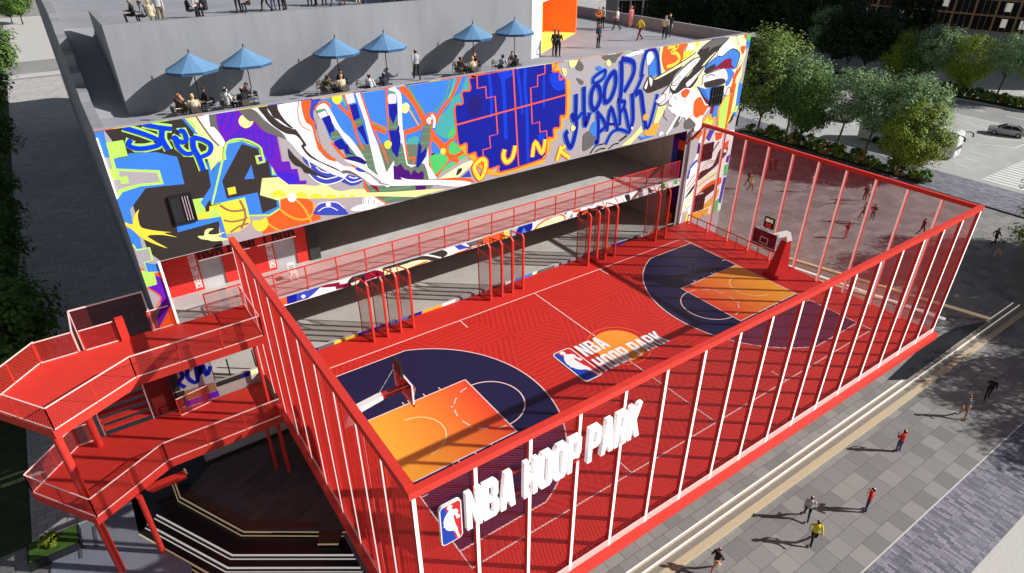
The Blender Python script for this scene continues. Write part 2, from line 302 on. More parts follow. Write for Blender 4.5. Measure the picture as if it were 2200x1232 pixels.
# one figure a line: source frame, colour, kind (p polygon, q rounded polygon, number = brush width, + closed), points
MURAL = '''
P k p 222 276 400 250 476 240 480 330 476 430 470 500 480 527 345 560 318 540 240 300
A b p 0 430 195 405 310 940 170 970 20 560
B b p 430 -30 1640 -30 1730 310 1300 350 990 390 900 520 700 790 745 1000 740 1080 600 1030 420 590 400 300
A b p 380 980 650 930 680 870 1200 850 1590 940 1680 1240 430 1240
B g p 240 30 430 15 1260 50 1335 310 900 352 560 462 440 620 330 230
B h p 480 60 1210 95 1270 275 870 305 500 405 425 550 335 240 490 222
B g p 255 20 475 30 510 215 330 240
B g p 510 175 650 160 680 290 530 305
A g p 245 670 570 620 660 920 330 975
A g p 310 940 385 960 450 1200 370 1180
A h p 180 985 310 960 355 1130 245 1165
C b p 350 60 480 120 620 260 670 480 560 495 440 330
C h p 490 400 560 495 800 455 860 690 700 730 690 860 620 850 560 620
C g 32 490 400 560 500 800 455 860 690 705 735 770 915 1020 905
C o p 600 845 700 850 700 885 620 890
C b p 715 740 970 775 1020 905 770 915
C g p 640 885 770 920 890 930 950 1150 740 1195
C o p 890 930 1035 930 1065 1090 920 1000
Z h p 75 790 200 875 150 965 80 960
Z p p 145 660 200 690 240 760 310 925 180 1165 140 1140 200 950 195 870 75 780 165 750
Z o p 180 1165 310 925 345 1010 390 1090 200 1200
Z o 14 75 785 200 872 150 970
B Y q 870 790 845 900 870 1040 920 1130 1094 1176 1324 1206 1484 1221 1344 1236 1594 1316 1314 1271 1034 1286 1164 1386 1404 1521 1144 1436 904 1316 744 1176 620 1090 600 1030 740 1075 755 980 800 870
P b p 379 482 474 464 488 513 478 515 470 475 382 499
P y q 425 507 438 506 440 497 447 491 459 491 450 497 449 503 465 503 484 498 470 508 492 514 462 518 445 515 432 513
F Y p 0 380 650 225 780 680 700 760 560 850 380 890 320 900 215 570 0 600
F h p 340 905 560 850 790 690 1000 850 1010 910 380 1050
F T 40 200 360 350 450 500 470 690 440
F T 40 570 265 650 420 680 600 600 800
F T 36 270 640 420 670 600 640 720 590
F T 36 400 870 560 760 740 700
F g p 60 430 180 430 210 570 0 610 0 540
B g p 1850 605 2080 570 2140 880 1940 895
B Y p 1940 895 2200 820 2200 960 1960 990
E b p 413 -110 704 -170 1030 -40 1060 90 1180 110 1250 90 1300 480 1400 470 1430 720 1370 760 1440 1100 1230 1240 830 1250 760 920 140 1050 90 960 0 1110 -80 1010 120 700 30 200 150 420 240 250 395 195 350 0
E g 38+ 413 -110 704 -170 1030 -40 1060 90 1180 110 1250 90 1300 480 1400 470 1430 720 1370 760 1440 1110 1230 1250 830 1260 750 930 140 1050
E k p 704 -97 1010 0 1040 110 960 130 990 290 1150 260 1190 120 1260 510 1370 520 1390 710 1310 730 1370 1090 1090 1220 1000 820 420 940 330 600 620 50
E b p 880 300 940 560 745 572
E g p 950 130 1110 100 1150 250 990 292
E p p 1000 150 1080 135 1100 225 1030 240
E Y p 425 740 575 708 600 840 455 872
E y p 40 60 370 -30 400 190 235 245 125 400 60 170
E g 24+ 40 60 370 -30 400 190 235 245 125 400 60 170
A g 165 560 375 900 480 1150 575 1260 650 1230 715 1000 770 800 770 670 710 720 610
A g 165 930 310 1200 370 1490 405
A g 165 1310 420 1310 600 1430 810
A g 150 1490 560 1560 600 1700 660 1770 600 1700 440 1610 470
A g 150 1585 540 1560 600 1620 760 1750 870 1880 870
A g 165 1890 560 1900 760 2000 950 2090 1190
A g 150 1890 560 2100 620 2230 720 2200 860 2060 930
A b 55 1690 190 1960 500
A g p 1720 195 1930 155 2200 560 2200 660 1990 500
A y p 1790 190 1930 155 2200 560 2200 620
D y p 0 440 30 430 350 880 450 1000 540 1030 560 1240 200 1240 300 1000 0 720
D w q 20 410 240 380 280 620 350 640 460 760 560 930 530 1010 440 990 300 850 130 620
D m 32 10 430 150 640 330 880 450 995
D m p 245 380 390 368 400 560 450 720 360 645 280 615
D p p 390 370 820 300 880 400 1000 500 1120 540 1200 630 1300 720 1420 750 1540 800 1636 1296 1776 1286 1816 1436 1926 1431 1976 1656 2096 1646 2106 1706 2036 1746 1876 1746 1626 1676 1450 1400 1250 1100 1200 1000 880 860 570 940 460 740 400 560
D v 44 470 600 530 470 570 340
D v 44 560 720 650 600 720 340
D v 44 620 850 820 740 900 660
D v 44 760 840 1000 760 1010 690
D v 44 1130 900 1100 780 1080 640
D v 44 1260 1000 1230 860 1180 690
D v 44 1350 1200 1350 960 1310 760
D v 44 1440 1240 1450 980 1420 780
E v q 1350 430 1700 470 1780 600 1650 680 1480 610
D y q 955 395 1050 430 1095 530 1050 620 955 660 860 620 815 530 860 430
D m q 830 290 1030 270 1160 360 1300 520 1450 600 1650 760 1740 890 1560 820 1300 720 1120 540 1020 530 880 400
D h p 1560 820 1740 890 1990 1150 2200 1240 1640 1240
P w q 538 231 560 224 605 222 670 213 668 240 671 273 684 320 705 343 722 346 757 358 788 372 813 392 836 397 816 398 800 397 779 383 754 369 737 384 704 369 677 353 662 345 647 333 627 310 617 301 607 286 579 266 552 240
D k q 1170 250 1320 230 1400 380 1560 530 1700 620 1850 680 1900 690 2030 870 2100 980 2060 1010 2000 980 2030 950 1900 800 1700 760 1450 600 1300 430
D k q 1340 230 1530 200 1570 330 1700 520 1850 660 1760 640 1590 510 1480 460 1400 340
H k q 240 20 340 20 300 60 420 200 600 320 830 420 980 500 960 510 600 345 400 240 290 120
H i q 260 220 350 300 500 400 760 540 930 600 1040 650 900 720 750 750 560 700 400 570 600 600 450 470 300 330
H k q 0 90 100 200 250 340 400 450 600 570 850 660 780 665 600 610 400 560 300 530 240 440 130 390 50 300 0 240
E k q 1590 0 1800 270 1900 320 2100 460 2200 510 2000 470 1840 360 1700 300 1600 170 1570 50
H w 20 370 300 420 440
H w 20 520 430 620 510 760 545
H w 20 540 600 700 655 880 620 930 605
H w 20 380 560 500 680 650 750 800 750 960 700 1040 650
H i q 1010 700 1090 610 1150 580 1320 620 1420 650 1350 740 1200 780 1080 740
H w 20 1060 640 1200 720 1400 660
H w 20 1140 610 1230 640 1310 630
H m q 990 520 1060 490 1180 510 1400 640 1380 650 1200 560 1080 550 1040 560
H y p 0 760 300 760 400 780 520 790 650 750 760 790 850 860 1000 890 1200 850 1430 850 1500 910 2200 890 2200 920 1800 1000 1400 1000 -230 1050 -540 960 -500 640 -180 620
H Y q -320 930 -250 870 -150 870 -60 930 -60 990 -300 990
H Y q 120 1000 150 930 240 900 330 940 360 1010
H Y q 400 1020 450 950 530 925 610 950 640 1020
H Y q 690 1025 730 965 800 940 870 965 900 1020
H Y q 950 1020 980 975 1010 955 1060 975 1080 1010
H Y q 1130 1000 1160 970 1190 955 1230 970 1250 995
F o p 1340 250 1460 215 1860 235 1990 330 2080 480 2110 620 1900 690 1010 910 1000 840 1110 740 1080 600 1340 440
F A 38 1640 260 1780 400 1890 590 1925 690
F A 38 1345 440 1500 560 1700 630 1880 600 1970 470 1970 310
F A 36 1110 700 1180 760 1340 850
F Y q 830 650 960 640 1080 600 1110 730 1040 830 940 850 860 810 810 720
F w q 1560 130 1620 155 1645 215 1620 275 1560 300 1500 275 1475 215 1500 155
H i q 500 1240 560 1140 660 1095 770 1090 900 1100 1010 1160 1090 1260 1090 1330 500 1330
H w 16 500 1190 600 1115 770 1090 930 1110 1060 1210
H w 16 560 1270 660 1200 790 1185 930 1250
H w q 750 1095 795 1115 800 1150 750 1190 705 1150 708 1115
H w p 1400 1010 1590 985 1860 1115 1680 1180 1390 1145
H i 12 1430 1000 1410 1140
H i 12 1530 1000 1500 1140
H i 12 1640 1040 1600 1140
H i 12 1720 1080 1680 1170
H w q 1170 1240 1350 1140 1600 1150 1680 1185 1390 1260
H o p 1600 985 1700 1000 1870 1110 1850 1135 1700 1050
H s p 1430 690 1520 790 1900 790 2900 770 2600 850 2200 895 1520 915 1450 800
H s p 1640 990 2200 930 2700 930 2600 1000 1880 1115 1720 1030
H e 30 1800 1070 2000 1010 2500 950
H e 24 1560 870 1900 860 2300 810
H r p 1540 770 1660 780 1720 895 1690 905 1600 830
H o 40 1440 680 1450 800 1510 915
P b p 688 214 1010 164 985 260 985 335 920 388 830 372 760 330 700 290
I o 120 360 235 560 440 700 650 790 850 800 980
I A 30 420 700 500 640 700 960 760 1000
I o 70 1480 60 1380 300 1280 480 1150 650 1050 830
I e 34 500 200 600 400 740 620 800 720
I e 34 1290 80 1230 400 1130 560 1000 700
I G 34 1390 70 1330 300 1260 460
I t p 1510 320 1600 60 1650 60 1660 290 1520 320 1500 540 1380 570 1360 430
I o 90 430 1100 600 1050 760 990
J o 130 940 100 1100 250 1250 430 1450 600
J o 100 1430 80 1250 260 1160 340
J o 90 1600 400 1350 500 1200 620 1040 840
J o p 900 0 1000 0 1080 300 1000 420 920 460 880 660 960 820 1040 900 1060 820 960 700
I t q 1100 800 1250 640 1380 420 1400 1100 1240 1220 1020 1080
I G q 1240 1220 1400 1100 1420 980 1300 1050
J t q 480 190 690 120 660 400 560 500 500 430
J b q 930 220 1000 230 1070 350 960 430
J G q 930 480 1150 450 1260 540 1200 640 1060 800 1000 820 920 620
J G q 1290 260 1380 220 1500 370 1400 450 1280 430
J G q 1450 510 1600 430 1600 480 1480 560
J G q 1120 790 1250 640 1390 600 1380 650
J Y q 1165 335 1210 360 1215 400 1190 450 1130 450 1110 400 1125 355
G o 130 1560 770 1850 900
G e 26 1580 740 1850 870
G o 60 940 400 1200 660 1270 900
G t p 1010 300 1040 250 1100 420 1060 440
J c p 1060 930 1500 650 1770 535 1700 660 1450 890 1240 930
J h p 1040 880 1390 660 1480 640 1130 860
J k q 1440 740 1520 720 1500 790 1410 860
J i p 1500 890 1650 760 1700 880
H s p 1000 0 2200 0 2650 0 2640 560 2660 760 2200 690 1900 650 1480 540 1270 420 1080 200
H e 22 1110 200 1700 180
H e 22 1170 300 1720 290
H e 22 1290 410 1760 400
H e 22 1450 510 1760 490
H e 22 2020 160 2280 150
H e 22 2040 260 2300 250
H e 22 2060 340 2300 330
G h p 520 640 640 660 800 1090 870 1240 640 1240 540 900
H h p 640 0 860 0 1000 180 1270 430 1050 410 900 310 720 150
G o q 255 295 440 275 400 560 450 680 500 740 530 1000 640 1240 560 1240 450 830 330 720 260 500
G i q 440 275 605 255 570 350 490 450 470 600 530 830 510 850 480 710 400 600 420 400
G o 14 190 320 180 600 260 800 430 885
H o 62 570 -20 700 190 890 305
H o 52 820 -30 1000 190 1260 430
G o 60 510 500 560 410 700 350 790 450
G w q 520 490 570 410 690 370 790 490 1000 860 1200 1060 1420 1380 1490 1590 1350 1440 1180 1220 900 860 740 560 690 470 600 500
G e p 525 500 680 460 700 490 540 560
G x p 545 570 690 500 745 600 600 655
G n p 625 660 780 590 875 890 790 990 700 790
G s p 790 930 920 865 1015 1010 830 1075
G e 26 815 1010 990 990
G n p 850 1110 920 1060 1010 1030 1140 1240 960 1240
H n p 850 0 1120 0 1160 150 1255 205 1090 185 1030 60 960 85
G o 44 1050 200 1160 500 1280 950 1410 1240
G w p 1260 165 1340 150 1450 480 1580 880 1700 1180 1850 1680 1990 1450 2040 1860 1870 1960 1760 1900 1640 1600 1440 700
G o 32 1360 160 1560 750 1790 1250 1880 1500
G x p 1065 205 1220 170 1265 350 1120 385
G n p 1150 405 1290 370 1355 640 1230 695
G s p 1230 690 1400 650 1410 830 1300 840
G e 26 1240 730 1400 710
G n p 1295 840 1410 770 1510 1130 1480 1155 1400 1000
G Y q 815 230 870 200 960 190 1010 240 1010 310 960 375 910 385 840 340
I o 36 90 250 105 700 160 1240
I w q 130 290 210 235 310 290 375 420 385 800 400 1240 330 1240 300 600 290 420 230 330
I e p 120 325 250 320 270 365 120 370
I x q 125 385 265 380 270 540 200 572 130 545
I n p 128 560 295 545 300 720 220 940 148 780
I s p 140 790 220 935 305 780 315 980 250 1110 130 1080
I e 24 140 1000 290 985
I n p 138 1080 245 1115 330 950 360 1240 165 1240
J n p 140 0 330 0 360 230 300 525 190 385
J w p 330 0 420 0 440 300 490 640 660 660 560 700 470 650 400 300
J o 32 425 0 450 250 500 530 620 500 590 640
I y q 455 530 520 580 525 640 480 720 410 730 370 670 380 590
I o 50 840 830 920 740 1010 770 1060 920
I s p 850 900 960 930 930 1240 740 1240 800 1000
I e 20 800 1000 950 990
I e 20 790 1090 940 1080
I e 20 780 1180 930 1170
J s p 770 0 950 0 900 200 840 330 740 290 720 240
J e 20 760 70 930 60
J e 20 740 250 880 230
I w 50 940 760 1000 850 985 1010
I x q 905 800 955 830 950 890 905 945 860 910 845 850
J o 36 950 -200 930 150 880 660 960 800 1050 920
J w p 880 300 890 660 950 750 1050 920 890 920 860 780 810 640 760 620 850 480
J n p 700 220 760 310 740 440 850 320 830 490 690 710 650 690 670 480
J Y q 120 190 180 220 190 280 140 345 80 340 50 280 60 220
J d p 220 660 280 690 360 630 430 740 520 760 550 850 610 740 690 820 760 760 800 820 790 930 230 940
J w q -700 570 -600 560 -450 590 -300 680 0 890 370 935 360 890 500 925 900 940 1400 940 1700 995 1450 1065 1000 1035 500 1045 150 1045 0 970 -300 770
J N q -700 530 -460 490 -300 590 -320 640 -500 590
J i q -500 710 -400 720 -300 780 -330 790 -440 770
J o p 1060 920 1400 890 1680 910 1760 980 1500 950 1100 940
J d p 630 1045 840 1040 820 1125 660 1130
J y p -400 1180 200 1165 1000 1110 1250 1100 640 1260 -300 1240
J h p 900 1100 1000 1040 1240 1095
L A p 1870 -440 1945 -400 1925 180 1830 200 1830 340 1740 370 1730 520 1640 560 1620 720 1570 760 1530 880 840 1085 620 1060 310 760 180 620 300 570 460 720 640 975 830 1020 1480 820 1570 500 1690 480 1680 342 1780 317 1790 137 1870 127
L A p 1655 -690 1730 -710 1790 -580 1840 -450 1780 -423 1770 -553 1660 -563
L n p 130 -18 250 -53 240 -238 370 -268 350 -448 460 -473 475 -503 1060 -613 1650 -693 1660 -563 1770 -553 1780 -423 1870 -423 1870 127 1790 137 1780 317 1680 342 1680 480 1580 500 1560 740 1480 830 840 1030 825 930 640 975 470 780 450 715 325 745 310 575 190 600 145 290
K N q 350 600 480 540 560 650 480 860 330 820
K j 56 660 190 700 550 700 900
K j 70 850 160 900 500 930 1240
K j p 780 150 1040 100 1040 240 930 300 900 420
K j 60 1240 90 1230 400 1260 800 1270 1300
K j 44 1110 110 1150 420 1190 840
K j 44 1530 240 1530 740
K j q 1650 200 1770 190 1860 330 1860 450 1700 460 1620 300
L j 50 1260 200 1280 870
L j q 1430 440 1550 420 1500 540 1470 540
L o 26+ 130 -18 250 -53 240 -238 370 -268 350 -448 460 -473 475 -503 1650 -693 1660 -563 1770 -553 1780 -423 1870 -423 1870 127 1790 137 1780 317 1680 342 1680 480 1580 500 1560 740 1480 830 840 1030 825 930 640 975 470 780 450 715 325 745 310 575 190 600 145 290
K o 24 150 1015 1870 545
K o 24 1045 110 1130 1670
K o 22 475 230 480 440 610 415 625 595 760 565 800 1160 670 1195 690 1375 565 1410 575 1510
K o 22 1545 60 1545 210 1430 240 1430 410 1320 430 1345 1000 1460 970 1465 1130 1570 1110 1580 1240
L o 110+ 430 950 540 830 610 860 600 1000 520 1130
L Y 66+ 430 950 540 830 610 860 600 1000 520 1130
L o 104 910 670 890 780 940 870 1030 800 1080 610
L Y 66 910 670 890 780 940 870 1030 800 1080 610
L o 92 1345 790 1390 550 1500 730 1550 510
L Y 60 1345 790 1390 550 1500 730 1550 510
L o 96 1735 850 1800 620
L o 90 1890 600 1800 690 1930 800
L Y 58 1735 850 1800 620
L Y 58 1890 600 1800 690 1930 800
N y q 200 290 360 250 350 330 240 410
N m q 380 260 470 360 450 460 350 440 330 380
N m q 840 190 1200 120 1120 220 1060 310 900 260
N y q 950 250 995 300 985 350 950 375 905 345 905 285
N m q 340 600 460 650 470 710 420 720
N y q 60 420 140 430 150 520 110 570
O m q 480 780 600 720 700 870 640 1000 470 1100 460 900
N w p 1250 180 1450 90 1600 70 1620 120 1350 200
N b q 1730 230 1810 200 1840 540 1710 540
N w q 1680 110 1740 80 1800 200 1720 340 1670 330
N b q 700 410 760 370 820 400 760 460
O b q 590 720 650 560 720 560 710 830
O y p 1180 1000 1380 830 1560 620 1590 720 1350 975
O y p 1880 270 2050 240 1800 720 1800 560
O b q 1470 830 1580 870 1770 830 1740 790 1600 830 1510 820 1590 900
O A q 1700 630 1900 570 1860 700 1800 800 1620 790
O K p 1140 900 1280 790 1300 820 1160 925
O K 26 600 1150 700 1010 860 960
O K 26 690 1120 780 1060 880 1050
O K 26 950 1060 1040 975 1140 950
N b 121 330 900 320 1300 290 1400 250 1280
N b 121 480 760 480 1100 490 1440 515 1480 590 1250
N b 99 250 1260 340 1370 450 1250
N b 121 330 1300 330 1560 260 1860 200 1900 130 1680 180 1600
N b 99+ 880 450 700 560 650 640 690 700 850 600
N b 126+ 700 720 620 900 620 1120 690 1200 790 1000 770 800
N b 126+ 1050 480 900 700 860 960 900 1060 1000 960 1080 700
N b 126 1190 260 1190 700 1160 1000 1110 1040
N b 126 1190 240 1380 280 1430 380 1400 560 1240 860
N b 104 1560 580 1600 300 1680 80 1800 60 1870 200 1900 560
N b 104 1600 520 1500 760 1440 880
N b 121 1390 880 1400 1100 1400 1420 1320 1640
N b 121 1440 930 1550 870 1600 1200 1650 1560
N b 99 1870 900 1800 1200 1720 1480 1660 1560
N b 115 740 1280 750 1500 740 1760 720 1830 690 1780
N b 104 720 1230 850 1400 880 1520 770 1620
N b 104 910 1610 990 1150 1110 1560
N b 104 1140 1080 1160 1300 1150 1500
N b 104 1150 1060 1240 1040 1240 1130 1165 1260
N b 104 1180 1230 1250 1190 1330 1560
N b 88 890 1850 1000 1640 1150 1570 1340 1640
N n 85 330 900 320 1300 290 1400 250 1280
N n 85 480 760 480 1100 490 1440 515 1480 590 1250
N n 57 250 1260 340 1370 450 1250
N n 85 330 1300 330 1560 260 1860 200 1900 130 1680 180 1600
N n 55+ 880 450 700 560 650 640 690 700 850 600
N n 88+ 700 720 620 900 620 1120 690 1200 790 1000 770 800
N n 88+ 1050 480 900 700 860 960 900 1060 1000 960 1080 700
N n 92 1190 260 1190 700 1160 1000 1110 1040
N n 90 1190 240 1380 280 1430 380 1400 560 1240 860
N n 71 1560 580 1600 300 1680 80 1800 60 1870 200 1900 560
N n 67 1600 520 1500 760 1440 880
N n 85 1390 880 1400 1100 1400 1420 1320 1640
N n 92 1440 930 1550 870 1600 1200 1650 1560
N n 62 1870 900 1800 1200 1720 1480 1660 1560
N n 78 740 1280 750 1500 740 1760 720 1830 690 1780
N n 71 720 1230 850 1400 880 1520 770 1620
N n 76 910 1610 990 1150 1110 1560
N n 51 930 1470 1080 1470
N n 69 1140 1080 1160 1300 1150 1500
N n 69 1150 1060 1240 1040 1240 1130 1165 1260
N n 69 1180 1230 1250 1190 1330 1560
N n 53 890 1850 1000 1640 1150 1570 1340 1640
O A q 1640 395 1690 420 1690 480 1640 525 1600 500 1600 440
O y q 270 610 315 640 310 690 270 725 235 700 235 650
O w q 1390 640 1410 665 1390 690 1368 665
Q w p 330 250 480 120 640 90 840 50 1020 380 1120 420 960 640 940 800 850 950 790 1000 790 800 800 740 760 680 690 640 660 740 630 640 560 640 500 730 520 610 290 970 260 950 460 610 360 500 330 400
Q m q 420 790 530 610 540 700 500 800 440 830
Q m q 620 740 700 660 820 750 800 830 640 860
Q y q 340 550 375 590 365 640 335 665 300 640 305 590
Q w q 130 960 170 910 220 920 210 960 140 990
U c p 800 500 900 450 960 300 1400 220 1900 130 2060 100 2040 500 2000 620 1960 900 1800 1300 1500 1240 1100 1240 900 900
U w p 940 300 1080 270 1050 430 960 450
U y p 430 340 500 320 560 820 450 880 410 500
U o q 500 330 640 310 930 285 940 320 870 430 850 600 700 740 520 820 450 600 470 420
U Y 62 570 380 770 340 640 460 740 490 790 590 700 690 550 740
U Y p 870 450 1080 420 1000 530 850 620
U Y p 1100 245 1175 235 1140 370 1090 370
U k q 1420 220 1690 180 1740 210 1640 300 1560 400 1440 480 1280 640 1160 800 1140 960 1010 1140 900 1130 740 1240 600 1240 620 1120 960 900 1160 560 1090 570 1180 400
U m q 1440 225 1690 185 1720 215 1590 320 1420 380 1330 460 1360 370 1260 400 1200 390
U c p 120 1120 210 920 290 970 850 640 1100 470 1170 540 1060 600 850 740 400 1000 240 1210 150 1190
U k q 290 985 420 950 850 715 720 860 600 1070 240 1210 150 1170 190 990 215 935 270 1000
U w q 115 1125 180 1000 185 1080 150 1170
U x q 215 930 280 985 255 1110 225 1050
U x p 480 1240 600 1080 700 900 860 740 1060 590 1170 555 1150 650 830 1000 710 1180 620 1130 600 1240
U w q 630 1120 700 950 1000 650 1165 560 1150 650 840 1000 710 1180
U k 14 470 1240 600 1080 700 900 860 740 1080 560
U k 14+ 640 1080 740 980 800 920 790 990 720 1090
Q x p 70 330 200 200 330 30 360 60 380 200 330 300 210 400 150 420
Q w q 90 330 190 200 260 200 250 290 150 380
Q k 14 80 350 210 190 340 30
Q k 14 100 370 170 415 280 360 400 200
Q k 14 180 200 260 205 250 290 160 380 100 370
U x q 910 1040 960 970 1200 790 1540 400 1520 560 1280 720 1150 900 1000 1090 930 1130
U w q 1510 530 1540 400 1720 210 1800 240 1920 470 1780 400 1700 450 1560 570
U k 16 1510 530 1540 400 1720 210
U k 14 950 970 1020 950 1110 820
U b q 1275 740 1400 620 1520 540 1600 540 1790 400 1930 500 1860 760 1780 800 1820 870 1700 1110 1650 1050 1700 930 1620 770 1300 870
U r p 1300 860 1480 740 1640 610 1740 570 1780 600 1770 700 1840 760 1640 780 1590 770
U k q 1260 800 1440 690 1460 760 1300 870
U x q 1210 1080 1230 930 1290 880 1600 770 1700 930 1660 1000 1500 1000 1300 1060 1240 1110
U w q 1290 960 1390 900 1450 940 1440 1000 1320 1010
U k 14 1290 930 1390 885 1460 920
U k q 1250 1060 1280 1030 1560 960 1660 1000 1590 1080 1300 1140
U k 16 1740 200 1850 340 1990 600
U c 36 1730 190 1860 330 1980 600 1960 640
U k 12 1860 150 1920 330
U o q 2010 130 2080 120 2060 200 2030 210
U o q 1960 350 2040 350 2020 440 1980 510 1940 400
U G p 2080 110 2150 105 2130 230 2060 250
U b p 2070 255 2130 235 2110 360 2040 420
U o p 1800 900 1990 660 1940 800 1850 960 1830 1240 1780 1100
Q b p 850 50 1000 100 1340 30 1370 200 1280 400 1250 600 1150 640 1130 400 1080 380 1000 280 900 130
Q r q 980 260 1060 300 1100 390 1040 370
Q r p 1100 580 1140 420 1190 430 1150 560
Q x p 1360 120 1440 30 1490 110 1400 230
Q o p 1520 0 1600 0 1560 200 1470 190 1480 100
Q A p 1240 620 1250 480 1370 260 1490 190 1560 220 1380 920 1240 900
Q g p 1290 470 1390 270 1470 230 1370 890 1260 880 1280 640
Q o p 1490 190 1560 220 1400 920 1370 900
Q A p 960 680 1100 570 1120 640 1200 660 1160 850 950 820
Q g p 1000 720 1060 640 1070 720 1150 690 1130 830 990 800
Q o q 550 170 640 100 720 130 690 210 630 270 570 240
Q o 14 630 250 625 350
Q o q 800 350 920 250 1000 400 1070 430 970 600 930 600 850 650 790 580
Q o 16 800 560 700 660
Q b p 1640 0 1720 0 1640 410 1580 420
Q y p 1600 0 1640 0 1570 500 1420 760 1480 600
Q g p 1570 430 1640 420 1590 540 1550 540
Q b p 1560 540 1600 540 1590 620 1540 620
Q k q 1540 560 1530 680 1450 760 1480 660
R w p 300 0 850 0 800 300 640 1240 140 1240 220 800 240 620
R h p 315 0 425 20 370 300 290 490 240 620 255 400
R o p 330 100 430 0 470 0 400 110
R k 26 310 120 420 10
R A p 460 0 500 0 470 140 440 140
R i p 520 0 590 0 520 140 480 100
R o p 590 30 690 30 660 110 600 130
R d p 390 160 420 150 400 280 370 290
R i 36 380 360 300 450 260 590
R w 10 370 390 290 480
R o 18 350 530 250 680
R o 18 380 560 250 740
R k q 220 830 340 650 360 650 310 740
R c 70 210 940 340 740
R o 12 180 1020 300 900
R h p 200 1010 270 960 230 1140 170 1140
R Y p 250 1010 280 1000 260 1120 230 1130
R k 22 550 280 640 140
R w p 560 290 660 150 640 300 540 360
R q q 390 590 420 500 560 430 640 250 680 240 640 390 540 490 400 600
R T 8 440 470 500 380 590 370
R T 8 460 490 520 400 600 385
R c 70 390 690 500 570 600 530 680 340
R T 8 380 680 500 590 620 510
R o q 370 790 480 660 640 570 670 600 640 660 480 740 380 830
R q q 400 780 480 700 600 640 610 690 480 800 400 850
R w q 370 790 440 750 450 770 380 800
R k q 680 300 740 190 740 260 690 340
R w q 705 240 725 230 730 260 705 270
R o q 690 180 760 120 740 200 690 240
R p p 730 320 775 290 750 390 720 390
R G p 700 430 750 400 730 540 690 560
R i p 690 575 730 560 660 880 630 870
R A q 440 930 560 790 640 700 600 830 520 920
R G p 590 850 640 820 600 1110 520 1110
R A p 310 1010 520 930 490 1090 300 1130
R o p 600 1030 640 1030 630 1120 590 1120
R o 14 440 1000 450 1080
U L 12 1400 690 1440 620
U L 12 1480 640 1530 560
U L 12 1560 600 1600 560
U L 12 1660 560 1690 470
U L 12 1740 520 1760 430
U L 12 1820 560 1840 440
U L 12 1870 640 1890 500
U L 12 1700 1040 1740 900
Q i 16 900 80 1000 280
Q i 16 960 90 1060 330
Q L 12 1030 110 1110 330
U k q 600 1100 700 1190 900 1010 1160 760 1240 720 1190 800 960 1000 740 1230 640 1230
U k 14 930 1130 1000 1090 1150 900 1280 720 1540 400
U k 12 1960 620 1880 760 1850 960
U o 16 1990 660 1900 800 1850 900
Q k 12 1380 240 1460 60 1550 220
Q k 12 1480 600 1600 420
Q Y p 1410 780 1460 640 1500 520 1480 680
Q m p 340 380 350 440 390 440
Q m 12 430 240 470 310
Q w 22 480 610 400 800 270 980
Q w 22 560 620 510 730
H k 10 1700 720 1900 770
D g 36 540 1240 590 940 880 865 1200 1000 1260 1150
U k 20 600 1240 620 1120 700 930 1000 640 1170 555 1150 650 830 1000 710 1180
U k 20 900 1060 960 960 1200 780 1540 395
U k 20 920 1135 1000 1095 1150 905 1280 720
U k 20 290 975 850 640 1100 470
U k 20 110 1140 215 915 290 975
U k 20 110 1140 160 1190 240 1215 600 1070
U k 16 1275 740 1400 620 1520 540 1600 540 1790 400 1930 500 1860 760
U k 16 1210 1090 1230 930 1290 880 1600 770
Q k 16 850 50 900 130 1000 280 1080 380 1130 400
Q h p 250 470 330 420 420 600 300 700 230 620
Q w q 300 440 380 470 400 560 360 520
A B 88 560 375 900 480 1150 575 1260 650 1230 715 1000 770 800 770 670 710 720 610
A B 84 930 310 1200 370 1490 405
A B 92 1310 420 1310 600 1430 810
A B 80 1490 560 1560 600 1700 660 1770 600 1700 440 1610 470
A B 80 1585 540 1560 600 1620 760 1750 870 1880 870
A B 94 1890 560 1900 760 2000 950 2090 1190
A B 80 1890 560 2100 620 2230 720 2200 860 2060 930
'''
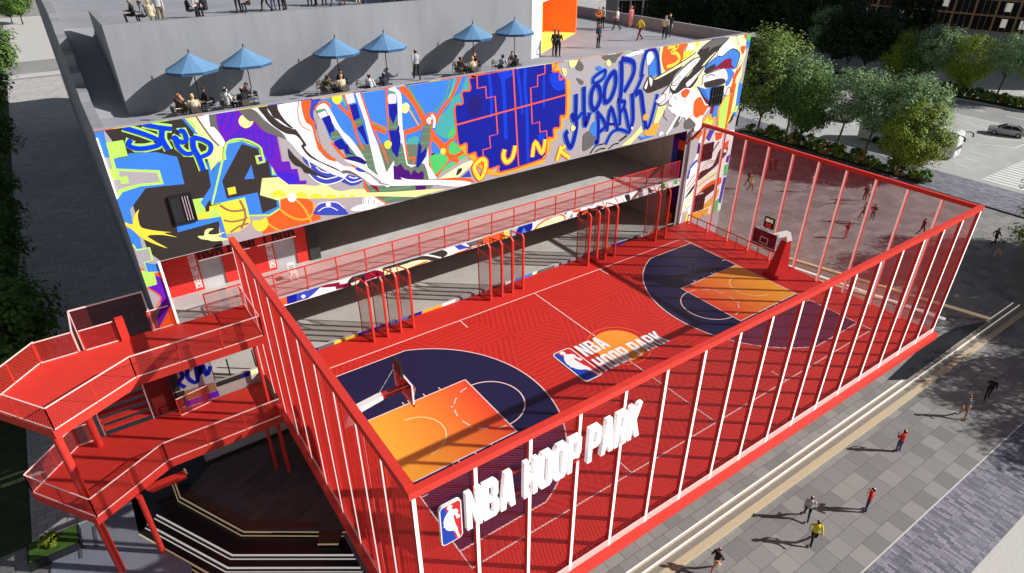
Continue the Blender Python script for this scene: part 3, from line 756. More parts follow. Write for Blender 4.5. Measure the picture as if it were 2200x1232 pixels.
BAND = '''
a o p 200 770 355 735 370 860 290 880
a i p 355 740 860 600 680 775 370 865
a n p 355 740 500 690 500 830 370 865
a w p 660 780 880 610 1060 600 1060 680
a r p 760 620 860 600 1100 555 1100 590 1250 565 1270 610 1050 660 1040 620 870 635
a w q 595 730 625 750 595 785 560 755
a A p 810 580 1020 515 1000 550 830 590
a n p 1030 510 1150 455 1210 480 1050 525
a k q 1220 540 1290 470 1380 420 1540 425 1280 565
a c p 1270 595 1550 430 1580 460 1330 580
a r p 1480 400 1620 390 1750 430 1740 465 1580 495 1340 590
a c q 1620 380 1900 320 2200 240 2220 300 1760 460 1700 410
a n p 1400 405 2200 150 2200 190 1500 410
a k q 1700 360 1950 260 2200 200 2200 245 1750 380
c n p -10 780 190 720 180 770 -10 820
c k q 10 835 200 740 430 690 530 740 440 810 250 850
c w 24 90 775 240 765 440 805
c c q -10 870 180 830 280 850 50 930 -10 950
c o 20 -10 950 250 850
c w p 440 680 580 640 700 700 620 755
c i p 620 640 740 600 840 660 690 695
c w 16 700 600 800 640 870 640
c m p 780 600 1020 530 1030 600 850 650
c A p 600 610 900 510 1100 470 1090 490 640 620
c o p 1020 510 1320 425 1300 560 1030 610
c p p 1110 450 1330 390 1330 425 1150 475
c o 16 620 750 1030 605
c Y q 1300 540 1350 420 1500 350 1380 420 1380 510
c h p 1380 420 1520 380 1480 500 1380 520
c K 14 1410 400 1410 510
c n q 1470 490 1530 360 1690 290 1700 410 1600 450 1500 500
c b p 1550 470 1590 380 1620 440
c c q 1740 400 1850 310 2100 220 2150 270 1800 400
c o 26 1740 410 1850 300 2080 205 2160 240 2150 280
c Y p 1700 290 1890 235 1890 260 1720 305
d c q -200 960 0 830 180 770 240 800 200 840 0 910
d o q 370 670 490 640 470 700 380 710
d K p 220 710 280 700 260 750
d K q 430 760 500 690 700 640 830 600 830 650 560 750
d o q 500 760 580 680 620 720 560 760
d i p 490 620 700 570 690 600 510 640
d o p 820 530 920 505 965 600 885 645
d w p 840 525 920 510 955 595 890 635
d o p 1020 470 1120 435 1190 540 1095 575
d w p 1040 465 1120 445 1175 540 1100 568
d K q 1190 450 1250 420 1280 500 1230 530
d w p 1270 400 1340 390 1350 430 1300 490
d o 20 1300 490 1400 390 1480 370
d w p 1520 390 1570 380 1580 430 1530 440
d K p 1540 330 1590 320 1620 400 1590 410
d o p 1640 300 1720 265 1780 360 1700 395
d w p 1660 295 1720 275 1765 350 1700 388
d G p 1750 290 1830 250 1850 330 1790 345
d o p 1840 235 1925 205 1960 300 1880 335
d w p 1850 232 1920 212 1950 290 1890 328
d G p 1955 205 2030 180 2020 260 1970 275
d o p 2030 170 2120 145 2160 235 2070 270
d w p 2040 170 2110 152 2150 230 2080 262
'''
def smooth_pts(P, closed, k=4):
    n = len(P); out = []
    for i in range(n if closed else n-1):
        if closed: a, b, c, d = P[i-1], P[i], P[(i+1) % n], P[(i+2) % n]
        else: a, b, c, d = P[max(i-1, 0)], P[i], P[i+1], P[min(i+2, n-1)]
        for j in range(k):
            t = j/k; t2, t3 = t*t, t*t*t
            out.append(tuple(.5*(2*b[e]+(c[e]-a[e])*t+(2*a[e]-5*b[e]+4*c[e]-d[e])*t2+(3*b[e]-a[e]-3*c[e]+d[e])*t3) for e in (0, 1)))
    if not closed: out.append(P[-1])
    return out
def ribbon(P, w, closed):
    """outline of a brush stroke as a list of quads"""
    n = len(P); off = []
    for i in range(n):
        a = P[i-1] if (i or closed) else P[0]; b = P[(i+1) % n] if (i < n-1 or closed) else P[-1]
        dx, dy = b[0]-a[0], b[1]-a[1]; l = hypot(dx, dy) or 1
        off.append((-dy/l*w/2, dx/l*w/2))
    Q = []
    for i in range(n if closed else n-1):
        j = (i+1) % n
        Q.append([(P[i][0]-off[i][0], P[i][1]-off[i][1]), (P[j][0]-off[j][0], P[j][1]-off[j][1]), (P[j][0]+off[j][0], P[j][1]+off[j][1]), (P[i][0]+off[i][0], P[i][1]+off[i][1])])
    return Q
def paint(src, mb, regions, y, step=.00008):
    lay = 0
    for line in src.strip().split('\n'):
        t = line.split(); ox, oy, s = CROPS[t[0]]; col = mat('mural_'+t[1], PC[t[1]], .7, .05, .9, spec=.15); kind = t[2]
        v = [float(a) for a in t[3:]]; P = [(ox+v[i]/s, oy+v[i+1]/s) for i in range(0, len(v), 2)]
        W = [(q.x, q.z) for q in (at_y(p[0], p[1], FY) for p in P)]
        lay += 1; yy = y-.004-step*lay
        if kind == 'p': polys = [W]
        elif kind == 'q': polys = [smooth_pts(W, True)]
        else:
            closed = kind.endswith('+'); w = float(kind.rstrip('+'))/s
            d = _ray(*P[len(P)//2]); w = w*((FY-CAM.y)/d.y)/FPX
            sharp = t[0] in 'KEFCA' and t[1] in 'og'
            polys = ribbon(W if (sharp and len(W) > 2 and t[1] != 'A') else smooth_pts(W, closed), w, closed)
        for (x0, z0, x1, z1) in regions:
            for Pq in polys:
                C = clip_rect(Pq, x0, z0, x1, z1)
                if len(C) >= 3: mb.flat([C], lambda u, w2: (u, yy, w2), col)
# ================================================================ the ground
P_MAIN = paver('plaza_paving', (118,117,115), (148,146,142), (82,81,79), 1.2, .95, .5, .7, 0, .014, .1, .05)
P_POD = paver('podium_paving', (128,125,121), (152,149,144), (88,86,83), 1.0, .8, .5, .7, 0, .016, .1, .04)
P_BRICK = paver('brick_band_paving', (96,96,110), (150,149,158), (76,76,80), .62, .16, .37, .8, pi/2, .012, .42, .15)
P_LANE = paver('lane_paving', (176,174,172), (202,199,194), (126,125,124), .9, .42, .5, .75, 0, .02, .16, .1)
P_DARK = paver('court_yard_paving', (100,94,90), (120,113,108), (66,62,60), 1.3, .62, .5, .6, -.5, .012, .16, .1)
ASPH = mat('parking_asphalt', (176,175,172), .9, .16, .35)
ROADM = mat('street_asphalt', (150,149,147), .9, .16, .3)
GRAN = mat('pale_granite', (196,194,188), .8, .14, 8)
DIRT = mat('far_ground', (150,148,144), .9, .15, .05)

g = MB(); g.face([(-900,-900,LZ-.02), (1400,-900,LZ-.02), (1400,1500,LZ-.02), (-900,1500,LZ-.02)], DIRT); struct('ground', g)
g = MB()                                                         # plaza in front of and right of the court
g.face([(-60,-7.55,LZ), (70,-7.55,LZ), (70,60,LZ), (-60,60,LZ)], P_MAIN); struct('plaza', g)
g = MB(); g.box((-60,-10.55,LZ-.1), (70,-7.55,LZ+.004), P_BRICK); g.box((-60,-7.6,LZ-.1), (70,-7.52,LZ+.012), mat('kerb_stone', (196,194,190), .7)); struct('brick_band', g)
g = MB(); g.face([(-60,-60,LZ+.002), (70,-60,LZ+.002), (70,-10.55,LZ+.002), (-60,-10.55,LZ+.002)], GRAN); struct('granite_path', g)
# podium with its LED-lit steps down to the front plaza
POD = [(-2.6,-1.35), (49.5,-1.35), (49.5,62), (-6.9,62), (-6.9,11.5), (-3.6,9.1), (-2.6,8.5)]
g = MB(); g.prism(POD, LZ-.2, GZ, GLOSS, P_POD); struct('podium', g)
g = MB(); SST = mat('step_stone', (138,130,120), .6, .1, 5)
for k in range(3):
    z = GZ-.15*(k+1); y0, y1 = -1.35-.36*k, -1.35-.36*(k+1); xr = 49.5+.36*k
    if k < 2: g.box((-2.6, y1, LZ-.1), (xr+.36, y0+.01, z), SST); g.box((xr-.01, y0, LZ-.1), (xr+.36, 62, z), SST)
    m = (LEDW, LEDW, LEDT)[k]; zt = GZ-.15*k
    if k < 2: g.box((-2.6, y0-.012, zt-.06), (xr+.05, y0+.03, zt+.004), m); g.box((-2.6, y0-.05, zt-.15), (xr, y0-.0, zt-.12), mat('strip_glow', (214,196,170), .5))
    else: g.box((-2.6, y1-.02, LZ), (xr, y0-.002, zt-.03), mat('tan_kerb', (196,180,148), .6, .1, 6))
tag(g.build('front_steps'), kind='structure')
# right end: dark granite water table and the lit steps behind the net
g = MB()
gl = [at(*q, GZ+.004) for q in ((1905,818), (1985,742), (2052,705), (2100,700), (2125,690), (1948,817))]
g.flat([[(p.x, p.y) for p in (gl[0], gl[1], gl[2], gl[4], gl[5])]], lambda u, v: (u, v, GZ+.006), GLOSS)
struct('granite_apron', g)
g = MB()
for k, (a, b) in enumerate((((1640,572), (2016,680)), ((1650,560), (2030,690)), ((1690,558), (2125,690)))):
    p, q = at(*a, GZ), at(*b, GZ); g.bar((p.x, p.y, GZ+.07+.05*k), (q.x, q.y, GZ+.07+.05*k), .26, LEDT if k != 1 else LEDW, .12)
g2 = MB()
p, q, r_, s_ = at(1640,572,GZ), at(2016,680,GZ), at(2125,690,GZ), at(1690,556,GZ)
g2.prism([(p.x,p.y), (q.x,q.y), (r_.x,r_.y), (s_.x,s_.y)], GZ-.05, GZ+.1, mat('step_stone', (150,143,134)))
t = empty('side_steps', (38, 6, GZ)); tag(t, 'low stone steps edged with glowing strips right of the court net', 'steps')
for o_, n_ in ((g, 'light_strip'), (g2, 'tread')): 
    o = o_.build(n_, t); o.matrix_parent_inverse = Matrix.Translation(-t.location)
# brown paving of the yard under the court and the black amphitheatre tiers
g = MB(); g.flat([[(-2.4,8.45), (3,4), (24,4), (24,17), (-6.9,17), (-8.6,15.5), (-6.55,11.4), (-3.5,9.2)]], lambda u, v: (u, v, GZ+.006), P_DARK); struct('court_yard', g)
def tier(pts, z, depth, edge, name, label):
    t = empty(name, (*pts[0], z)); tag(t, label, 'seating step', 'black amphitheatre tiers')
    m = MB(); off = [(p[0]-depth, p[1]-depth*1.0) for p in pts]
    far = [(p[0]+6, p[1]+5) for p in pts]
    m.prism(pts+far[::-1], LZ-1.6, z, GLOSS); a = m.build('tread', t)
    s = MB()
    for p, q in list(zip(pts, pts[1:]))[(0 if edge is LEDT and z > GZ-.1 else 1):]:
        s.bar((*p, z-.015), (*q, z-.015), .07, edge, .045); s.bar((p[0]-.14, p[1]-.12, z-.075), (q[0]-.14, q[1]-.12, z-.075), .05, edge, .03)  # lower bar draws the strip's reflection in the glossy tread
    b = s.build('light_strip', t)
    for o in (a, b): o.matrix_parent_inverse = Matrix.Translation(-t.location)
    return t
tier([(-8.85,17.3), (-8.81,15.5), (-6.64,11.33), (-3.54,9.14), (-2.2,8.2)], GZ+.002, .4, LEDT, 'seating_tier', 'top amphitheatre tier with a timber edge beside the brown yard')
tier([(-10.06,17.3), (-10.06,15.19), (-7.45,10.44), (-2.92,7.29), (0,5.25)], GZ-.2, .4, LEDW, 'seating_tier', 'second black amphitheatre tier edged with a white light strip')
tier([(-10.55,17.3), (-10.55,14.89), (-7.8,9.9), (-3.17,6.69), (0,4.45)], GZ-.28, .4, LEDW, 'seating_tier', 'third black amphitheatre tier edged with a white light strip')
tier([(-11.02,17.3), (-11.02,14.56), (-8.55,10.03), (-5.5,7.6), (0,3.6)], GZ-.36, .4, LEDT, 'seating_tier', 'lowest black amphitheatre tier at the bottom edge of the picture')
g = MB()
g.prism([(-8.72,15.6), (-6.58,11.52), (-3.5,9.35), (-3.3,9.65), (-6.2,11.9), (-8.3,15.7)], GZ+.003, GZ+.02, WOOD)
g.prism([(-3.5,9.22), (-3.82,8.5), (-3.0,7.95), (-2.5,8.55)], GZ-.15, GZ+.03, WOOD)
g.bar((-3.84,8.5,GZ-.02), (-3.0,7.93,GZ-.02), .06, LEDT)
tag(g.build('timber_bench'), 'brown timber bench edging the black tiers under the red cage', 'bench')
g = MB(); g.prism([(-9.0,16.4), (-11.02,14.6), (-8.55,10.0), (-5.5,7.55), (0,3.55), (0,-1), (-9,2), (-13,8), (-13.0,16.4)], LZ-.1, LZ+.012, GLOSS); struct('granite_floor', g)
# lower ground at the bottom left, a slab of grey ramp with a planter
g = MB(); g.prism([(-14.4,16.8), (-9.6,17.3), (-9.05,16.4), (-11.06,14.56), (-9.2,11.2), (-9.6,9.2), (-15.2,12.6)], LZ-.1, LZ+.09, mat('ramp_plaster', (146,150,164), .35, .14, .5)); struct('ramp', g)
for x, y, l in ((-13.6, 14.6, 'left one of two grey slotted drain covers in the pale ramp'), (-12.9, 14.9, 'right one of two grey slotted drain covers in the pale ramp')):
    g = MB(); g.box((x, y, LZ+.09), (x+.14, y+1.5, LZ+.13), mat('slot_grey', (100,102,110), .6)); tag(g.build('drain_cover'), l, 'drain', 'drain covers')
# car park, street, kerbs, painted lines
g = MB(); g.face([(76.9,-40,LZ+.02), (106,-40,LZ+.02), (106,140,LZ+.02), (76.9,140,LZ+.02)], ASPH); struct('car_park', g)
g = MB(); g.face([(106,-60,LZ+.024), (115.6,-60,LZ+.024), (115.6,240,LZ+.024), (106,240,LZ+.024)], ROADM); struct('street', g)
g = MB(); g.box((69.9,-40,LZ-.1), (76.9,60,LZ+.1), P_BRICK); g.box((69.75,-40,LZ-.1), (69.9,60,LZ+.13), mat('dark_kerb', (70,70,72), .7)); struct('kerb_band', g)
g = MB(); g.box((115.6,-40,LZ-.1), (116.0,240,LZ+.14), mat('kerb_stone', (196,194,190))); g.face([(116.0,-40,LZ+.1), (160,-40,LZ+.1), (160,240,LZ+.1), (116.0,240,LZ+.1)], P_LANE); struct('far_pavement', g)
g = MB()
LINEW = mat('road_paint', (228,228,224), .8)
zl = LZ+.03
for a, b in (((2085,328), (2158,327)), ((2085,327), (2134,339)), ((2072,340), (2105,349)), ((2050,352), (2080,361)), ((2098,310), (2182,319)), ((2182,319), (2202,311)), ((2050,255), (2135,282)), ((2082,252), (2200,283)), ((2110,295), (2200,305)), ((1800,300), (1850,316)), ((1850,285), (1900,300))):
    p, q = at(*a, zl), at(*b, zl)
    if a == (2085,328): continue
    g.line(p, q, .16, zl, LINEW)
for k in range(18): g.box((78.4+.95*k, 4.0, LZ), (78.9+.95*k, 12.9, zl), LINEW)
for k in range(24): g.box((110.6, -30+7*k, LZ), (110.8, -26+7*k, LZ+.034), LINEW)
struct('road_markings', g)
# left lane beside the building
g = MB(); g.face([(-15.5,17,LZ+.006), (-7.1,17,LZ+.006), (-7.1,140,LZ+.006), (-15.5,140,LZ+.006)], P_LANE); g.box((-60,145,LZ), (0,152,LZ+.01), ROADM); g.box((-60,142,LZ), (0,145,LZ+.12), GRAN); g.box((-40,160,LZ), (0,240,LZ+.012), GRAN); struct('lane', g)
g = MB(); g.face([(-60,17,LZ+.004), (-15.5,17,LZ+.004), (-15.5,140,LZ+.004), (-60,140,LZ+.004)], mat('lawn_soil', (60,74,44), .95, .4, 1.2)); struct('lawn', g)

# ================================================================ the court
CL, CW = 28.65, 15.24
X0, X1, Y0, Y1 = -3.0, 31.3, -2.25, 17.3
NAVY = mat('navy_court_paint', (26, 26, 66), .5, .05, 2); COURT = mat('red_court_paint', (208, 47, 37), .55, .07, .7); CSTR = mat('red_court_stripe', (190, 39, 31), .55, .07, .7)
court = empty('basketball_court', (14.3, 7.6, 0)); tag(court, 'raised red basketball court with navy three-point zones and orange keys', 'court')
def part(mb, name, t, label=None, **kw):
    o = mb.build(name, t, **kw); o.matrix_parent_inverse = t.matrix_basis.inverted() if t.rotation_euler.z else Matrix.Translation(-t.location)
    if label: o['label'] = label
    return o
g = MB(); g.box((X0, Y0, -.3), (X1, Y1, 0), COURT); part(g, 'floor', court)
g = MB()
g.box((X0-.28, Y0-.3, -.34), (X1+.2, Y0-.003, .035), RED); g.box((X0-.3, Y0, -.34), (X0-.003, Y1-3.4, .035), RED); g.box((X1+.003, Y0, -.34), (X1+.2, Y1, .035), RED)
part(g, 'edge_beam', court)
# chevron stripes
g = MB()
def inpoly(poly, c, ang, w=.17, gap=.34):
    d = (cos(ang), sin(ang)); nrm = (-d[1], d[0]); k = -40
    while k < 40:
        o = k*gap; a = (c[0]+nrm[0]*o, c[1]+nrm[1]*o)
        Q = [(a[0]-d[0]*9-nrm[0]*w/2, a[1]-d[1]*9-nrm[1]*w/2), (a[0]+d[0]*9-nrm[0]*w/2, a[1]+d[1]*9-nrm[1]*w/2), (a[0]+d[0]*9+nrm[0]*w/2, a[1]+d[1]*9+nrm[1]*w/2), (a[0]-d[0]*9+nrm[0]*w/2, a[1]-d[1]*9+nrm[1]*w/2)]
        for i in range(len(poly)):
            p, q = poly[i], poly[(i+1) % len(poly)]; ex, ey = q[0]-p[0], q[1]-p[1]
            if Q: Q = clip_half(Q, -ey, ex, ey*p[0]-ex*p[1])
        if Q: g.face([(x, y, .004) for x, y in Q], CSTR)
        k += 1
TS = 3.5; hh = TS*sqrt(3)/2
for r in range(0, 6):
    for c in range(-1, 11):
        for up in (0, 1):
            bx, by = c*TS+(r % 2)*TS/2, r*hh
            T = [(bx, by), (bx+TS, by), (bx+TS/2, by+hh)] if up else [(bx+TS/2, by+hh), (bx+TS, by), (bx+TS*1.5, by+hh)]
            T = clip_rect(T, .05, .05, CL-.05, CW-.05)
            if len(T) < 3: continue
            cx = sum(p[0] for p in T)/len(T); cy = sum(p[1] for p in T)/len(T)
            inpoly(T, (cx, cy), radians((0, 60, 120)[(r*2+c+up*(1+r)) % 3]+3))
part(g, 'stripe_pattern', court)
def mirror(fn):
    for s in (0, 1): fn((lambda x: x) if s == 0 else (lambda x: CL-x), 1 if s == 0 else -1)
lines = MB()
KEY = bpy.data.materials.new('orange_key_paint'); KEY.use_nodes = True
nt = KEY.node_tree; tc = nt.nodes.new('ShaderNodeTexCoord'); sx = nt.nodes.new('ShaderNodeSeparateXYZ'); nt.links.new(tc.outputs['Object'], sx.inputs[0])
ab = nt.nodes.new('ShaderNodeMath'); ab.operation = 'SUBTRACT'; ab.inputs[1].default_value = CL/2; nt.links.new(sx.outputs[0], ab.inputs[0])
a2 = nt.nodes.new('ShaderNodeMath'); a2.operation = 'ABSOLUTE'; nt.links.new(ab.outputs[0], a2.inputs[0])
mr = nt.nodes.new('ShaderNodeMapRange'); mr.inputs[1].default_value = CL/2-5.8; mr.inputs[2].default_value = CL/2; nt.links.new(a2.outputs[0], mr.inputs[0])
rp = nt.nodes.new('ShaderNodeValToRGB'); rp.color_ramp.elements[0].color = (*[lin(v) for v in (236,66,36)], 1); rp.color_ramp.elements[1].color = (*[lin(v) for v in (250,172,52)], 1)
nt.links.new(mr.outputs[0], rp.inputs[0]); nt.links.new(rp.outputs[0], nt.nodes['Principled BSDF'].inputs['Base Color']); nt.nodes['Principled BSDF'].inputs['Roughness'].default_value = .5
LW = .07; zL = .02
def half(X, sg):
    hx, R = 1.6, 7.24; yb = 7.62-6.71; yt = 7.62+6.71; ax = hx+sqrt(R*R-6.71**2)
    a = atan2(6.71, ax-hx); pts = [(X(0), yt), (X(ax), yt)]
    arc = [(X(hx+R*cos(a-2*a*t/40)), 7.62+R*sin(a-2*a*t/40)) for t in range(41)]
    poly = [(X(0), yb), (X(0), yt)]+arc
    navy = MB(); keyp = MB(); navy.flat([poly], lambda u, v: (u, v, .009), NAVY)
    w = lambda p, q: lines.line(p, q, LW, zL, PALE)
    for p, q in zip(arc, arc[1:]): w(p, q)
    w((X(0), yt), arc[0]); w(arc[-1], (X(0), yb))
    keyp.face([(X(0), 5.18, .014), (X(5.79), 5.18, .014), (X(5.79), 10.06, .014), (X(0), 10.06, .014)], KEY)
    part(navy, 'three_point_zone', court); part(keyp, 'key', court)
    w((X(0), 5.18), (X(5.79), 5.18)); w((X(0), 10.06), (X(5.79), 10.06)); w((X(5.79), 5.14), (X(5.79), 10.1))
    c = (X(5.79), 7.62)
    lines.arc(c, 1.83, LW, zL+.003, PALE, -pi/2 if sg > 0 else pi/2, pi/2 if sg > 0 else 3*pi/2, 40)
    for k in range(6):
        g0 = (pi/2 if sg > 0 else -pi/2)+pi*(k+.3)/6; lines.arc(c, 1.83, LW, zL+.003, PALE, g0, g0+.28, 5)
    lines.arc((X(1.6), 7.62), 1.4, LW, zL+.003, mat('key_line_paint', (255,216,150), .5), -pi/2 if sg > 0 else pi/2, pi/2 if sg > 0 else 3*pi/2, 32)
    for x in (2.13, 2.44, 3.35, 4.27):
        for y, d in ((10.1, .22), (5.14, -.22)): lines.line((X(x), y), (X(x), y+d), .06, zL, PALE)
    for y in (4.2, 11.05): lines.line((X(0), y), (X(.35), y), .06, zL, PALE)
    for y in (6.7, 8.55): lines.line((X(4.0), y), (X(4.18), y), .06, zL+.002, PALE)
    for y, d in ((0, 1), (CW, -1)): lines.line((X(8.53), y), (X(8.53), y+.95*d), LW, zL, PALE)
mirror(half)
for p, q in (((0,0),(CL,0)), ((0,CW),(CL,CW)), ((0,0),(0,CW)), ((CL,0),(CL,CW)), ((CL/2,0),(CL/2,CW))): lines.line(p, q, LW, zL-.002, PALE)
part(lines, 'court_lines', court)
# centre logo painted on the floor
g = MB(); ORB = mat('orange_ball_paint', (243, 150, 50), .5, .1, .6); ORR = mat('orange_ring_paint', (240, 86, 40), .5)
g.disc((14.85, 7.62), 1.55, .024, ORB, 48); g.arc((14.85, 7.62), 1.86, .1, .024, ORR, 0, 2*pi, 64)
league_logo(g, lambda u, v, w: (11.02+u*3.02, 6.1+v*3.05, .026+.003*w))
s1 = word(MB(), 'NBA', lambda u, v: (u, v, 0), WHITE); s2 = word(MB(), 'HOOP PARK', lambda u, v: (u, v, 0), WHITE)
word(g, 'NBA', lambda u, v: (12.56+u*1.86/s1, 7.82+v*1.2, .032), WHITE); word(g, 'HOOP PARK', lambda u, v: (12.56+u*5.1/s2, 6.2+v*1.28, .032), WHITE)
part(g, 'centre_logo', court)
for x in (1, 9, 17, 25):
    for y in (1.2, 8, 15):
        g = MB(); g.box((x-.18, y-.18, GZ), (x+.18, y+.18, -.3), RED); part(g, 'column', court)

# ================================================================ the tall net fence round the court
TZ = 8.05
cage = empty('court_fence', (14.1, -2.2, 0)); tag(cage, 'tall red net fence with white-edged posts round the basketball court', 'fence')
nx, ny = 17, 10; XL, XR, YB, YT = -3.0, 31.25, -2.2, 16.75
def post(x, y, ax, out):
    m = MB(); w, d = .13, .16
    if ax == 'y': m.box((x-w/2, y-d/2, .03), (x+w/2, y+d/2, TZ), RED); m.box((x-w*.44, y-d/2-.012, .05), (x+w*.44, y-d/2-.002, TZ-.02), PLED); m.box((x-w*.42, y+d/2+.002, .05), (x+w*.42, y+d/2+.012, TZ-.02), WHITE)
    else: m.box((x-d/2, y-w/2, .03), (x+d/2, y+w/2, TZ), RED); m.box((x-d/2-.012, y-w*.44, .05), (x-d/2-.002, y+w*.44, TZ-.02), PLED if x < 0 else mat('far_post_strip', (250,200,194), .45, emit=.35)); m.box((x+d/2+.002, y-w*.42, .05), (x+d/2+.012, y+w*.42, TZ-.02), WHITE)  # far strips are no lamps; emission brightens their shaded faces
    part(m, 'post', cage)
for k in range(nx+1): post(XL+(XR-XL)*k/nx, YB, 'y', -1)
for k in range(1, ny+1):
    for x in (XL, XR): post(x, YB+(YT-YB)*k/ny, 'x', -1 if x < 0 else 1)
for a, b in (((XL-.14, YB-.12, TZ), (XR+.14, YB+.12, TZ+.26)), ((XL-.14, YB+.14, TZ), (XL+.14, YT+.2, TZ+.31)), ((XR-.11, YB+.14, TZ), (XR+.11, YT+.2, TZ+.24))):
    m = MB(); m.box(a, b, RED); part(m, 'top_rail', cage)
m = MB(); m.bar((XR, YT, TZ+.15), (XR-1.2, FY-.05, TZ-1.3), .1, DRED); part(m, 'stay', cage)
for p, q, nm in (((XL, YB+.02), (XR, YB+.02), NET), ((XL+.02, YB), (XL+.02, YT), NETL), ((XR-.02, YB), (XR-.02, YT), NETF)):
    m = MB(); quad_net(m, p, q, .03, TZ, nm)
    if nm is NETL:
        for k in range(1, 236): y = YB+.08*k; m.box((XL+.025, y-.003, .05), (XL+.043, y+.003, TZ), DRED if k % 4 else RED)
    part(m, 'net', cage)
m = MB(); quad_net(m, (XL, YB-.09), (XR, YB-.09), .04, .42, PERF); m.bar((XL, YB-.09, .43), (XR, YB-.09, .43), .03, PALE); part(m, 'kick_plate', cage)
m = MB(); quad_net(m, (XL-.09, YB), (XL-.09, YT-3.3), .04, .42, PERF); part(m, 'kick_plate', cage)
m = MB()
for k in range(9):
    y = 16.5-.95*k; m.bar((30.6, y, 0), (30.6, y, 1.1), .05, RED)
m.bar((30.6, 16.5, 1.1), (30.6, 8.9, 1.1), .06, RED); m.bar((30.6, 16.5, .55), (30.6, 8.9, .55), .04, RED)
tag(m.build('guard_rail'), 'low red guard rail inside the far end of the net fence', 'railing')
# the sign hung on the fence
sign = empty('fence_sign', (1.6, -2.4, 6.6)); tag(sign, 'white letters reading NBA HOOP PARK with a league badge on the net fence', 'sign')
m = MB(); fy = YB-.20
league_logo(m, lambda u, v, w: (-2.36+u*1.66, fy-.10-.003*w, 5.72+v*1.66), lambda u, v, w: (-2.36+u*1.66, fy-.1*w, 5.72+v*1.66))
part(m, 'badge', sign)
word_w = word(MB(), 'NBA HOOP PARK', lambda u, v: (u, v, 0), WHITE)
xs = 0.0; sc = 7.15/word_w
SIGNW = mat('sign_letter_white', (252,250,248), .4, emit=.12)
for ch in 'NBA HOOP PARK':
    if ch == ' ': xs += .26; continue
    m = MB(); x_ = xs
    wd = word(m, ch, lambda u, v, w=0: (-1.5+(x_+u)*sc, fy-.16*w, 5.9+v*1.56), SIGNW, solid=True)
    xs += wd+.07; part(m, 'letter', sign)
m = MB(); m.bar((-2.2, fy+.03, 6.1), (5.6, fy+.03, 6.1), .05, DRED); m.bar((-2.2, fy+.03, 7.1), (5.6, fy+.03, 7.1), .05, DRED); part(m, 'rail', sign)

# ================================================================ basketball hoops
HR = mat('hoop_pad_red', (196, 30, 28), .5, .06, 2); TINT = glass('tinted_backboard', (120, 22, 26), .86, .15)
def make_hoop():
    t = empty('basketball_hoop')
    m = MB(); m.box((-2.5,-.55,.03), (-.45,.55,.28), HR)
    m.hexa([(-2.0,-.36,.28), (-.5,-.36,.28), (-.5,.36,.28), (-2.0,.36,.28), (-1.75,-.22,2.55), (-1.2,-.22,2.55), (-1.2,.22,2.55), (-1.75,.22,2.55)], HR); part(m, 'padded_base', t)
    m = MB(); m.hexa([(-1.9,-.2,2.5), (-1.35,-.2,2.35), (-1.35,.2,2.35), (-1.9,.2,2.5), (-1.5,-.18,3.25), (-1.15,-.18,3.0), (-1.15,.18,3.0), (-1.5,.18,3.25)], WHITE)
    m.hexa([(-1.5,-.17,3.24), (-1.15,-.17,3.0), (-1.15,.17,3.0), (-1.5,.17,3.24), (.1,-.15,3.45), (.1,-.15,3.2), (.1,.15,3.2), (.1,.15,3.45)], WHITE); part(m, 'arm', t)
    m = MB(); m.hexa([(.1,-.13,3.43), (.1,-.13,3.22), (.1,.13,3.22), (.1,.13,3.43), (1.12,-.1,3.42), (1.12,-.1,3.22), (1.12,.1,3.22), (1.12,.1,3.42)], HR)
    m.tube([(.0,.1,3.42), (1.1,.75,3.95)], .02, STEEL, 6); m.tube([(.0,-.1,3.42), (1.1,-.75,3.95)], .02, STEEL, 6); part(m, 'extension_arm', t)
    m = MB(); m.box((1.18,-.91,2.95), (1.22,.91,4.0), TINT)
    for a, b in (((-.93,2.92), (.93,2.97)), ((-.93,3.97), (.93,4.02))): m.box((1.16,a[0],a[1]), (1.24,b[0],b[1]), WHITE)
    for y in (-.93, .88): m.box((1.16,y,2.972), (1.24,y+.05,3.968), WHITE)
    for a, b in (((-.3,3.1), (.3,3.15)), ((-.3,3.5), (.3,3.55)), ((-.3,3.15), (-.25,3.5)), ((.25,3.15), (.3,3.5))): m.box((1.222,a[0],a[1]), (1.228,b[0],b[1]), WHITE)
    m.box((1.17,-.94,2.80), (1.25,.94,2.915), HR); b = part(m, 'backboard', t)
    m = MB(); m.tube([(1.5+.23*cos(a*pi/10), .23*sin(a*pi/10), 3.05) for a in range(21)], .012, mat('rim_orange', (240,80,40), .4), 6, False); m.box((1.22,-.08,3.0), (1.3,.08,3.06), MATS['rim_orange'])
    for a in range(10): m.bar((1.5+.23*cos(a*pi/5), .23*sin(a*pi/5), 3.04), (1.5+.14*cos(a*pi/5+.3), .14*sin(a*pi/5+.3), 2.62), .01, WHITE)
    part(m, 'rim', t)
    m = MB(); m.box((.96,-.36,4.18), (1.08,.36,4.9), mat('clock_case', (36,34,30), .5)); m.bar((1.0,-.2,4.0), (1.0,-.2,4.2), .04, STEEL); m.bar((1.0,.2,4.0), (1.0,.2,4.2), .04, STEEL)
    part(m, 'shot_clock', t)
    c = t.children[-1]; d = MB()
    GREEN = mat('clock_digits_pale', (220,230,190), .4, emit=.5); REDD = mat('clock_digits_red', (220,40,30), .4, emit=.4)
    word(d, '3:00', lambda u, v: (1.084, .28-u*.27, 4.6+v*.22), GREEN); word(d, '24', lambda u, v: (1.084, .2-u*.34, 4.26+v*.27), REDD)
    e = d.build('digits', c)
    return t
h1 = make_hoop(); h1.location = (0.0, 7.62, 0); tag(h1, 'basketball hoop at the near end seen from behind its backboard', 'basketball hoop', 'basketball hoops')
